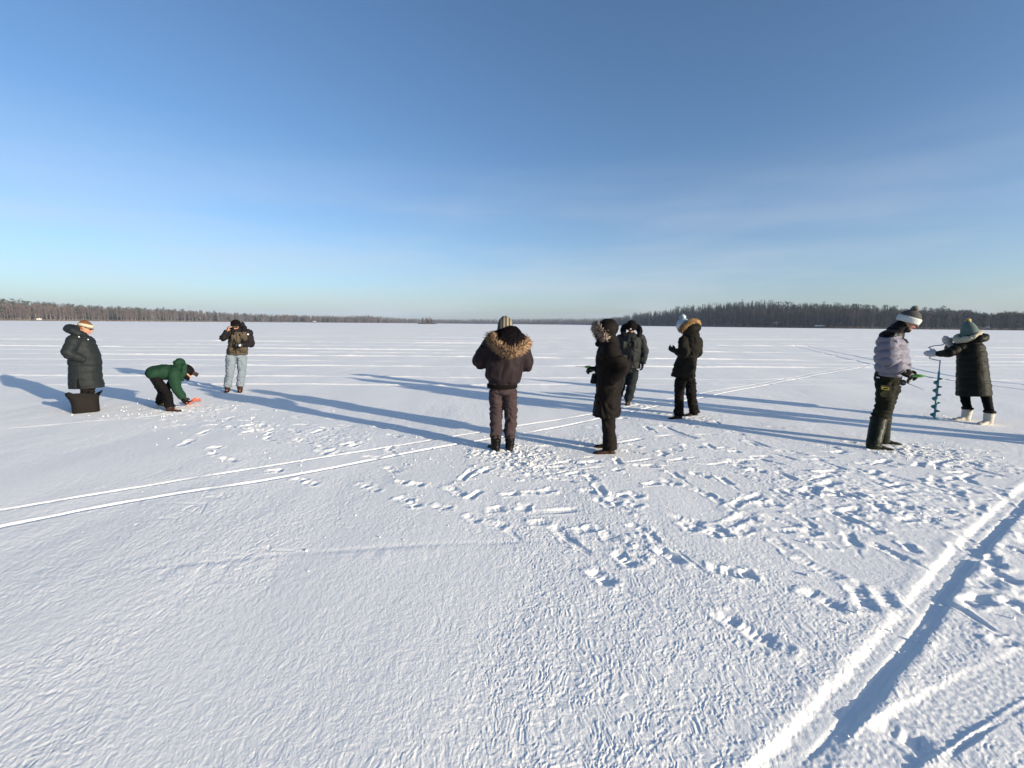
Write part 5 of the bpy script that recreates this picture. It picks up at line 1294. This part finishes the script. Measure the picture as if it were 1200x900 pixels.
def tris(lst):   # list of (n,3,3)
    T = np.concatenate(lst); V = T.reshape(-1, 3); return V, np.arange(len(V)).reshape(-1, 3)
def trunk_tris(h, r, r1=.15, lean=0.0, g=rng, n=6):
    out = []; zs = np.linspace(0, 1, 5); off = g.normal(0, .006*h, (5, 2)); off[0] = 0
    rings = []
    for z, o in zip(zs, off):
        rad = r*(1-z*(1-r1)); a = np.arange(n)*2*math.pi/n
        rings.append(np.stack([o[0]+lean*z*h+rad*np.cos(a), o[1]+rad*np.sin(a), np.full(n, z*h)], 1))
    for A, B in zip(rings[:-1], rings[1:]):
        A2, B2 = np.roll(A, -1, 0), np.roll(B, -1, 0)
        out += [np.stack([A, A2, B2], 1), np.stack([A, B2, B], 1)]
    return np.concatenate(out)
def spruce(h, g, fine=1.0):
    L = int(16*fine+6); T = []
    z0 = .08*h; R_ = h*g.uniform(.13, .19)
    for i in range(L):
        t = i/(L-1); z = z0+(h*.99-z0)*t; rad = R_*(1-t)**.85*g.uniform(.75, 1.15)+.05
        nb = int(7*fine+3)
        a = g.uniform(0, 6.28)+np.arange(nb)*2*math.pi/nb+g.normal(0, .2, nb); r_ = rad*g.uniform(.6, 1.15, nb)
        w = (.52*rad+.16)*g.uniform(.7, 1.2, nb); dz = -r_*g.uniform(.15, .5, nb)
        c, s = np.cos(a), np.sin(a); z_ = np.full(nb, z)+g.normal(0, .01*h, nb)
        root = np.stack([c*.05, s*.05, z_+.10*rad], 1); tip = np.stack([c*r_, s*r_, z_+dz], 1)
        mid = (root*.45+tip*.55); l = mid+np.stack([-s*w, c*w, -np.abs(w)*.35], 1); r2 = mid+np.stack([s*w, -c*w, -np.abs(w)*.35], 1)
        T += [np.stack([root, l, tip], 1), np.stack([root, tip, r2], 1)]
    return trunk_tris(h*.96, h*.011+.06, g=g), np.concatenate(T)
def pine(h, g, fine=1.0):
    T = []; nC = int(11*fine)
    for i in range(nC):
        t = g.uniform(0, 1); z = h*(.52+.46*t); rad = h*.13*math.sqrt(max(.08, 1-(t*.95)**2)); a = g.uniform(0, 6.28); q = rad*g.uniform(.2, 1)
        c = np.array([q*math.cos(a), q*math.sin(a), z]); n = int(22*fine); s = h*.055*g.uniform(.7, 1.3)
        p = c+g.normal(0, 1, (n, 3))*[s, s, s*.55]
        d1 = g.normal(0, 1, (n, 3))*s*.5; d2 = g.normal(0, 1, (n, 3))*s*.5
        T.append(np.stack([p, p+d1, p+d2], 1))
    return trunk_tris(h*.95, h*.010+.06, .3, g=g), np.concatenate(T)
def birch(h, g, fine=1.0, wide=1.0):
    n = int(150*fine); a = g.uniform(0, 6.28, n); z = h*(.20+.72*g.uniform(0, 1, n)**.8)
    ln = h*g.uniform(.07, .20, n)*(1.25-z/h); up = g.uniform(.5, 1.6, n)
    c, s = np.cos(a), np.sin(a); w = g.uniform(.03, .10, n)*(h/16)*wide
    st = g.uniform(0, .10, n)*h*(1.15-z/h)
    p0 = np.stack([c*st, s*st, z], 1); p1 = p0+np.stack([c*ln, s*ln, ln*up], 1)
    side = np.stack([-s, c, np.zeros(n)], 1)*w[:, None]
    T = [np.stack([p0-side, p0+side, p1], 1)]
    # a second order of twigs hanging off the first
    m = int(220*fine); k = g.integers(0, n, m); q = g.uniform(.3, 1, m)[:, None]; b = p0[k]*(1-q)+p1[k]*q
    d = g.normal(0, 1, (m, 3))*[.5, .5, .35]+[0, 0, .2]; d *= (h*.055); sd = g.normal(0, 1, (m, 3)); sd /= np.linalg.norm(sd, axis=1)[:, None]
    T.append(np.stack([b-sd*.08*wide, b+sd*.08*wide, b+d], 1))
    return trunk_tris(h*.93, h*.008+.05, .12, g=g), np.concatenate(T)

# shoreline: picture column, distance (m), height of the wood above the ice (m)
SH = np.array([(-260, 380, 24), (-100, 400, 23), (0, 420, 21.5), (50, 455, 20), (100, 500, 18.0), (150, 550, 17.0), (200, 600, 17.2), (250, 680, 16.5), (300, 800, 14.6), (350, 900, 15.2), (400, 1000, 14.8), (432, 1060, 19.0), (460, 1180, 14.5), (490, 1350, 13.5), (540, 1500, 14.5), (565, 1450, 16), (600, 1450, 17.5), (650, 1400, 21), (690, 1250, 19), (715, 900, 15),
               (735, 800, 20), (750, 740, 23.5), (780, 660, 27), (800, 600, 29), (830, 550, 30.5), (880, 480, 31), (940, 430, 25.5), (1000, 400, 23.0), (1045, 390, 19.0), (1070, 385, 16.0), (1130, 375, 16.5), (1155, 368, 12.5), (1175, 365, 14.5), (1200, 360, 14.5), (1300, 350, 14), (1500, 345, 14)], float)
def az_arr(px): return np.array([az_of(p) for p in np.atleast_1d(px)])
_T = np.arange(-300, 1541, 10.0); _C = 1/np.cos(az_arr(_T))
def shore(px): return np.interp(px, SH[:, 0], SH[:, 1])*np.interp(px, _T, _C), np.interp(px, SH[:, 0], SH[:, 2])*1.09
TREE_H = 14.5
def land_z(px, back):
    D, H_ = shore(px); rise = np.maximum(H_-TREE_H*.93, .8)
    return .25+(rise-.25)*np.clip(back/(60+D*.06), 0, 1)**.8

def build_land():
    cols = np.arange(-260, 1501, 8.0); az = az_arr(cols); V = []; Fc = []
    backs = [-6, -1.5, 0, 2, 6, 14, 30, 55, 85, 120, 180]
    for i, (px, a) in enumerate(zip(cols, az)):
        D, H_ = shore(px)
        for b in backs:
            z = float(land_z(px, b)) if b > 0 else (-.15 if b < -1 else .12)
            if b > 0: z += .5*float(noise2(np.array([px*.08]), np.array([b*.05]), 60)[0])
            d = D+b+ (3*float(noise2(np.array([px*.05]), np.array([0.3]), 61)[0]))
            V.append((d*math.sin(a), d*math.cos(a), z))
    m = len(backs)
    for i in range(len(cols)-1):
        for j in range(m-1): Fc.append((i*m+j, (i+1)*m+j, (i+1)*m+j+1, i*m+j+1))
    tag(mesh_obj('terrain', V, Fc, M['forest_floor']), kind='structure')
build_land()

tg = np.random.default_rng(11)
def kind_at(px, back=20.0):
    a, b, c = kind_mix(px); t = min(1.0, max(0.0, (back-8)/40.0))
    a, b, c = a*(.35+1.5*t), b*(.35+1.5*t), c*(1.75-1.4*t); q = a+b+c
    return (a/q, b/q, c/q)
def kind_mix(px):
    """share of spruce / pine / bare birch along the shore"""
    if px < 330: return (.16, .22, .62)
    if px < 700: return (.40, .30, .30)
    if px < 900: return (.66, .20, .14)
    if px < 1060: return (.50, .26, .24)
    return (.40, .30, .30)
protos = {}
def make_proto(kind, k):
    g = np.random.default_rng(100+k+{'spruce_tree': 0, 'pine_tree': 50, 'birch_tree': 90}[kind])
    h = 14.0
    fn, mt, bk = {'spruce_tree': (spruce, 'needles', 'bark'), 'pine_tree': (pine, 'pine_needles', 'bark'), 'birch_tree': (birch, 'twigs', 'birch_bark')}[kind]
    if kind == 'birch_tree' and k >= 5: mt = 'twigs_dark'
    t, c = fn(h, g, 1.15)
    V, Fq = tris([t]); me_t = mesh_obj('trunk', V, Fq, M[bk]); V, Fq = tris([c]); me_c = mesh_obj('crown', V, Fq, M[mt], None, False)
    return me_t, me_c
def add_tree(kind, k, x, y, z, h, label, group):
    key = (kind, k)
    if key not in protos: protos[key] = make_proto(kind, k); first = True
    else: first = False
    t, c = protos[key]
    e = empty(kind, (x, y, z), tg.uniform(0, 6.28)); s = h/14.0; e.scale = (s*tg.uniform(.85, 1.15), s*tg.uniform(.85, 1.15), s)
    tag(e, label, 'tree', group)
    if not first:
        t = t.copy(); c = c.copy(); COL.objects.link(t); COL.objects.link(c)
    t.parent = e; c.parent = e
    return e
LBL = {('spruce_tree', 0): 'dark pointed spruce among bare birches in the wood on the left shore', ('pine_tree', 0): 'round-topped pine among bare birches in the wood on the left shore', ('birch_tree', 0): 'bare brown birch at the front of the wood on the left shore',
       ('spruce_tree', 1): 'dark pointed spruce in the wood on the long hill of the right shore', ('pine_tree', 1): 'round-topped pine in the wood on the long hill of the right shore', ('birch_tree', 1): 'bare grey-brown birch at the foot of the wood on the right shore'}
GRP = {0: 'trees of the wood on the left shore', 1: 'trees of the wood on the right shore'}
KN = ('spruce_tree', 'pine_tree', 'birch_tree')
placed = 0
def add_shore_tree(px, back, h=None, kd=None, lab=None, grp=None):
    D, H_ = shore(px); a = az_of(px); d = D+back; z = float(land_z(px, back))-.2
    k = kd or KN[tg.choice(3, p=kind_at(px, back))]
    side = 0 if px < 500 else 1
    hh = h or max(4.5, min(TREE_H*tg.uniform(.8, 1.2), (H_*tg.uniform(.80, 1.03)*(1.10 if k == 'spruce_tree' else 1.0)*(D+back)/D-z)))
    return add_tree(k, int(tg.integers(0, 5))+(5 if (k == 'birch_tree' and px > 600) else 0), d*math.sin(a), d*math.cos(a), z, hh, lab or LBL[(k, side)], grp or (k.replace('_', ' ')+'s: '+GRP[side]))
n_ind = 0
for lo, hi, cnt in ((-10, 210, 120), (880, 1215, 170)):
    for q in range(cnt):
        px = lo+(hi-lo)*(q+tg.uniform(-.4, .4))/cnt
        back = tg.choice([tg.uniform(2, 12), tg.uniform(25, 62)], p=[.62, .38])
        add_shore_tree(px, back); n_ind += 1
# trees one can point to: the pines standing clear of the skyline at right, the big round one, the crown at the far right
for px, top, kd, lab in ((1080, 359.0, 'pine_tree', 'lone skyline pine just right of the white-banded bobble hat, first of the loose row'), (1088.5, 359.8, 'pine_tree', 'second pine of the loose skyline row right of the white-banded bobble hat'),
                         (1096.5, 360.2, 'pine_tree', 'third pine of the loose skyline row above the auger'), (1102.5, 358.5, 'pine_tree', 'tallest narrow pine of the loose skyline row above the auger'), (1109.5, 360.8, 'pine_tree', 'last pine of the loose skyline row, above the raised mitten'),
                         (1034, 356.3, 'pine_tree', 'broad domed tree standing above the wood left of the white-banded bobble hat'), (1166, 365.2, 'spruce_tree', 'tall dark spruce on the skyline right of the cream scarf'), (1195, 365.3, 'spruce_tree', 'tall spruce on the skyline at the right edge of the picture'),
                         (432, 369.2, 'pine_tree', 'tall pine clump leader above the far shore left of the middle')):
    D, _ = shore(px); back = 45; v = ray(px, top); a = az_of(px); t = (D+back)/math.hypot(v[0], v[1]); ztop = CAM_H+v[2]*t
    z = float(land_z(px, back))-.2
    e = add_shore_tree(px, back, max(ztop-z, 8), kd, lab); 
    if 'group' in e: del e['group']

# everything farther back reads as one wood on each shore
def stuff_wood(name, lo, hi, n, backs, fine, label=None, wide=1.5):
    lists = {'bark': [], 'birch_bark': [], 'needles': [], 'pine_needles': [], 'twigs': []}
    lib = {}
    for k, fn in (('spruce_tree', spruce), ('pine_tree', pine), ('birch_tree', birch)):
        lib[k] = [fn(14.0, np.random.default_rng(500+i), fine, **({'wide': wide} if k == 'birch_tree' else {})) for i in range(6)]
    mt = {'spruce_tree': ('bark', 'needles'), 'pine_tree': ('bark', 'pine_needles'), 'birch_tree': ('birch_bark', 'twigs')}
    for q in range(n):
        px = tg.uniform(lo, hi); D, H_ = shore(px)
        back = tg.uniform(0, 1)**1.25*(backs+D*.06); a = az_of(px); d = D+2+back
        k = KN[tg.choice(3, p=kind_at(px, back))]
        t, c = lib[k][tg.integers(0, 6)]
        z = float(land_z(px, back))-.3; s = max(4.0, min(TREE_H*tg.uniform(.68, 1.15), (H_*tg.uniform(.76, 1.02)*(1.08 if k == 'spruce_tree' else 1.0)*(D+back)/D-z)))/14.0
        if back > 40: z -= .0
        r_ = tg.uniform(0, 6.28); cr, sr = math.cos(r_), math.sin(r_)
        Rm = np.array([[cr, sr, 0], [-sr, cr, 0], [0, 0, 1]])*s*np.array([tg.uniform(.9, 1.3), tg.uniform(.9, 1.3), 1])
        o = np.array([d*math.sin(a), d*math.cos(a), z])
        lists[mt[k][0]].append(t@Rm+o); lists[mt[k][1]].append(c@Rm+o)
    Vs, fm, mats, cnt = [], [], [], 0
    for i, (m, l) in enumerate(lists.items()):
        mats.append(M['twigs_dark'] if (m == 'twigs' and lo > 600) else M[m])
        if not l: continue
        T = np.concatenate(l); Vs.append(T.reshape(-1, 3)); fm.append(np.full(len(T), i))
    V = np.concatenate(Vs); Fq = np.arange(len(V)).reshape(-1, 3)
    o = mesh_obj(name, V, Fq, mats, None, False, np.concatenate(fm)); tag(o, kind='stuff', label=label, cat='wood')
stuff_wood('forest', -230, 330, 2200, 60, .7, 'brown leafless wood with scattered conifers stretching along the left shore')
stuff_wood('forest', 330, 725, 3800, 60, .36, 'low blue-grey wood along the far shore in the middle distance', 3.0)
stuff_wood('forest', 705, 1490, 5200, 62, .6, 'dark mixed wood covering the long hill on the right shore')
# small wooded island in front of the far shore
def island():
    a = az_of(500.5); D = 640.0; x0, y0 = D*math.sin(a), D*math.cos(a)
    V = []; Fc = []
    for (z, k) in ((-.1, 1.0), (.5, .93), (1.3, .6), (1.6, .1)):
        for j in range(24):
            q = 2*math.pi*j/24; V.append((x0+14*k*math.cos(q)*(1+.1*math.sin(3*q)), y0+8*k*math.sin(q), z))
    for i in range(3):
        for j in range(24): Fc.append((i*24+j, i*24+(j+1) % 24, (i+1)*24+(j+1) % 24, (i+1)*24+j))
    Fc.append(tuple(72+j for j in range(24)))
    tag(mesh_obj('islet_terrain', V, Fc, M['forest_floor']), kind='structure')
    for q in range(26):
        k = 'birch_tree' if q % 3 else 'spruce_tree'
        r_ = tg.uniform(0, .8); t = tg.uniform(0, 6.28)
        add_tree(k, q % 5, x0+13*r_*math.cos(t), y0+6*r_*math.sin(t), .6, tg.uniform(5, 9.5), 'bare reddish birch on the tiny wooded islet on the horizon' if q % 3 else 'dark spruce on the tiny wooded islet on the horizon', 'trees on the islet: '+k.replace('_', ' '))
island()
# reeds and bushes on the waterline
def reeds():
    n = 30000; px = np.concatenate([tg.uniform(-230, 520, n//2), tg.uniform(700, 1490, n//2)]); D, _ = shore(px)
    table = np.arange(-260, 1501, 10.0); azt = az_arr(table); a = np.interp(px, table, azt); d = D+tg.uniform(-5, 4, n)
    x, y = d*np.sin(a), d*np.cos(a); h_ = tg.uniform(.6, 2.4, n)*(D/600)**.3; w = tg.uniform(.10, .30, n); t = tg.uniform(0, 6.28, n)
    dx, dy = np.cos(t)*w, np.sin(t)*w; ln = tg.normal(0, .3, (n, 2))
    V = np.stack([np.stack([x-dx, y-dy, np.full(n, -.1)], 1), np.stack([x+dx, y+dy, np.full(n, -.1)], 1), np.stack([x+ln[:, 0], y+ln[:, 1], h_], 1)], 1).reshape(-1, 3)
    tag(mesh_obj('reeds', V, np.arange(3*n).reshape(-1, 3), M['reeds'], None, False), 'brown reeds and low bushes fringing the shoreline', 'reeds', kind='stuff')
reeds()
# cottages along the shores
def cottage(px, back, w, d_, h_, wall, label, turn=0.0, roof='snow', zup=0.0):
    D, _ = shore(px); a = az_of(px); r_ = D+back; z = max(float(land_z(px, max(back, 0))), .1)-.1+zup
    e = empty('cottage', (r_*math.sin(a), r_*math.cos(a), z), -a+turn); tag(e, label, 'cottage', 'cottages on the shores')
    hw, hd = w/2, d_/2
    V = [(-hw, -hd, -.5), (hw, -hd, -.5), (hw, hd, -.5), (-hw, hd, -.5), (-hw, -hd, h_), (hw, -hd, h_), (hw, hd, h_), (-hw, hd, h_), (-hw, 0, h_+d_*.28), (hw, 0, h_+d_*.28)]
    mesh_obj('wall', V, [(0, 1, 5, 4), (2, 3, 7, 6), (1, 2, 6, 9, 5), (3, 0, 4, 8, 7), (0, 3, 2, 1)], M[wall], e, False)
    rp = []
    for s_ in (-1, 1):
        A = v3(0, s_*(hd+.5), h_-.14-.05); B = v3(0, -s_*.0, h_+d_*.28+.12); n_ = v3(0, 0, .25)
        V = [A+v3(-hw-.4, 0, 0), A+v3(hw+.4, 0, 0), B+v3(hw+.4, 0, 0), B+v3(-hw-.4, 0, 0)]; V = V+[q+n_ for q in V]
        rp.append((np.array(V), [(0, 1, 2, 3), (4, 5, 6, 7), (0, 1, 5, 4), (1, 2, 6, 5), (2, 3, 7, 6), (3, 0, 4, 7)]))
    rf = hard('roof', rp, M[roof], e, False)
    hard('chimney', [boxp((hw*.3, .4, h_+d_*.28+.5), (.4, .4, .8), None, .1)], M['wall_brown'], rf, False)
    for x in (-.62, .0, .62):
        if x == 0.0:
            hard('door', [boxp((x*hw, -hd-.04, 1.0), (.5, .06, 1.0), None, .3)], M['wall_white'], e, False)
        else:
            f = hard('window', [boxp((x*hw, -hd-.05, h_*.58), (.65, .05, .55), None, .3)], M['wall_white'], e, False)
            hard('pane', [boxp((x*hw, -hd-.10, h_*.58), (.55, .02, .45), None, .3)], M['window_glass'], f, False)
cottage(40, 14, 5.5, 4.5, 2.0, 'wall_brown', 'brown cottage half up the bank behind the slate-coated person', -.2, 'snow', 2)
cottage(45.5, 2, 3, 2.4, .7, 'wall_brown', 'low snowy-roofed boathouse at the waterline on the left shore', .1)
cottage(368, 8, 5, 3.5, 1.5, 'wall_brown', 'small snowy-roofed house on the far shore right of the person with the camera', .2)
cottage(911, 8, 5, 4, 2.2, 'wall_brown', 'brown cottage with a snowy roof under the middle of the right shore wood', -.5)
cottage(962, 4, 9, 2.4, .8, 'wall_brown', 'long low boat shed with a snowy roof on the right shore', .05)
cottage(1153, 6, 8, 3.4, 1.6, 'wall_brown', 'long brown house with a snowy roof right of the cream scarf', .12)

# ------------------------------------------------------------------ air
def haze():
    m = bpy.data.materials.new('haze_air'); m.use_nodes = True; nt = m.node_tree; nt.nodes.remove(nt.nodes['Principled BSDF'])
    pv = nt.nodes.new('ShaderNodeVolumePrincipled'); pv.inputs['Color'].default_value = (.62, .76, 1.0, 1); pv.inputs['Density'].default_value = HAZE
    pv.inputs['Anisotropy'].default_value = 0.0
    nt.links.new(pv.outputs['Volume'], nt.nodes['Material Output'].inputs['Volume'])
    V = []
    for z in (-1.2, 62):
        for x, y in ((-3000, -3000), (3000, -3000), (3000, 3000), (-3000, 3000)): V.append((x, y, z))
    o = mesh_obj('haze', V, [(0, 3, 2, 1), (4, 5, 6, 7), (0, 1, 5, 4), (1, 2, 6, 5), (2, 3, 7, 6), (3, 0, 4, 7)], m, None, False)
    tag(o, kind='stuff')
HAZE = 0.00017
haze()

# ------------------------------------------------------------------ sky, sun, camera
w = bpy.data.worlds.new('World'); S.world = w; w.use_nodes = True; nt = w.node_tree
bg = nt.nodes['Background']; sky = nt.nodes.new('ShaderNodeTexSky'); sky.sky_type = 'NISHITA'; sky.sun_disc = False
sky.sun_elevation = SUN_EL; sky.sun_rotation = SUN_AZ
sky.altitude = 0; sky.air_density = 0.8; sky.dust_density = 1.3; sky.ozone_density = 2.7
# thin high cirrus low over the horizon
tc = nt.nodes.new('ShaderNodeTexCoord'); mp = nt.nodes.new('ShaderNodeMapping'); mp.inputs['Scale'].default_value = (1.1, 1.1, 7.5); mp.inputs['Rotation'].default_value = (0.10, -0.10, 0)
nz = nt.nodes.new('ShaderNodeTexNoise'); nz.inputs['Scale'].default_value = 2.3; nz.inputs['Detail'].default_value = 6; nz.inputs['Roughness'].default_value = .5
cr = nt.nodes.new('ShaderNodeValToRGB'); cr.color_ramp.elements[0].position = .40; cr.color_ramp.elements[1].position = .75; cr.color_ramp.elements[0].color = (.16, .16, .16, 1); cr.color_ramp.elements[1].color = (.72, .72, .72, 1)
sp = nt.nodes.new('ShaderNodeSeparateXYZ'); nt.links.new(tc.outputs['Generated'], sp.inputs[0])
mr = nt.nodes.new('ShaderNodeMapRange'); mr.inputs['From Min'].default_value = .34; mr.inputs['From Max'].default_value = .0; mr.inputs['To Min'].default_value = 0; mr.inputs['To Max'].default_value = 1.0
nt.links.new(sp.outputs['Z'], mr.inputs['Value'])
nt.links.new(tc.outputs['Generated'], mp.inputs['Vector']); nt.links.new(mp.outputs[0], nz.inputs['Vector']); nt.links.new(nz.outputs['Fac'], cr.inputs['Fac'])
mu = nt.nodes.new('ShaderNodeMath'); mu.operation = 'MULTIPLY'; nt.links.new(cr.outputs['Color'], mu.inputs[0]); nt.links.new(mr.outputs[0], mu.inputs[1])
mx = nt.nodes.new('ShaderNodeMix'); mx.data_type = 'RGBA'; mx.inputs['B'].default_value = (3.15, 3.35, 3.75, 1)
hs = nt.nodes.new('ShaderNodeHueSaturation'); hs.inputs['Saturation'].default_value = 1.04; hs.inputs['Value'].default_value = .97
nt.links.new(sky.outputs[0], hs.inputs['Color'])
nt.links.new(mu.outputs[0], mx.inputs['Factor']); nt.links.new(hs.outputs['Color'], mx.inputs['A'])
nt.links.new(mx.outputs['Result'], bg.inputs['Color']); bg.inputs['Strength'].default_value = 0.12

sd_ = bpy.data.lights.new('sun', 'SUN'); sd_.energy = 5.0; sd_.angle = R(0.5); sd_.color = (1.0, 0.885, 0.70)
so = bpy.data.objects.new('sun', sd_); COL.objects.link(so)
tosun = Vector((SUN_H[0]*math.cos(SUN_EL), SUN_H[1]*math.cos(SUN_EL), math.sin(SUN_EL)))
so.rotation_euler = tosun.to_track_quat('Z', 'Y').to_euler(); so.location = (5, -5, 8)

cd = bpy.data.cameras.new('camera'); cd.sensor_width = 36.0; cd.lens = F_PX/1200*36.0; cd.clip_start = 0.05; cd.clip_end = 8000
co = bpy.data.objects.new('camera', cd); COL.objects.link(co)
mat = Matrix(((Rt[0], Up[0], -Fw[0], 0), (Rt[1], Up[1], -Fw[1], 0), (Rt[2], Up[2], -Fw[2], CAM_H), (0, 0, 0, 1)))
co.matrix_world = mat; S.camera = co
S.view_settings.view_transform = 'Standard'; S.view_settings.look = 'None'; S.view_settings.exposure = 0.82; S.view_settings.gamma = 1.0
S.render.engine = 'CYCLES'
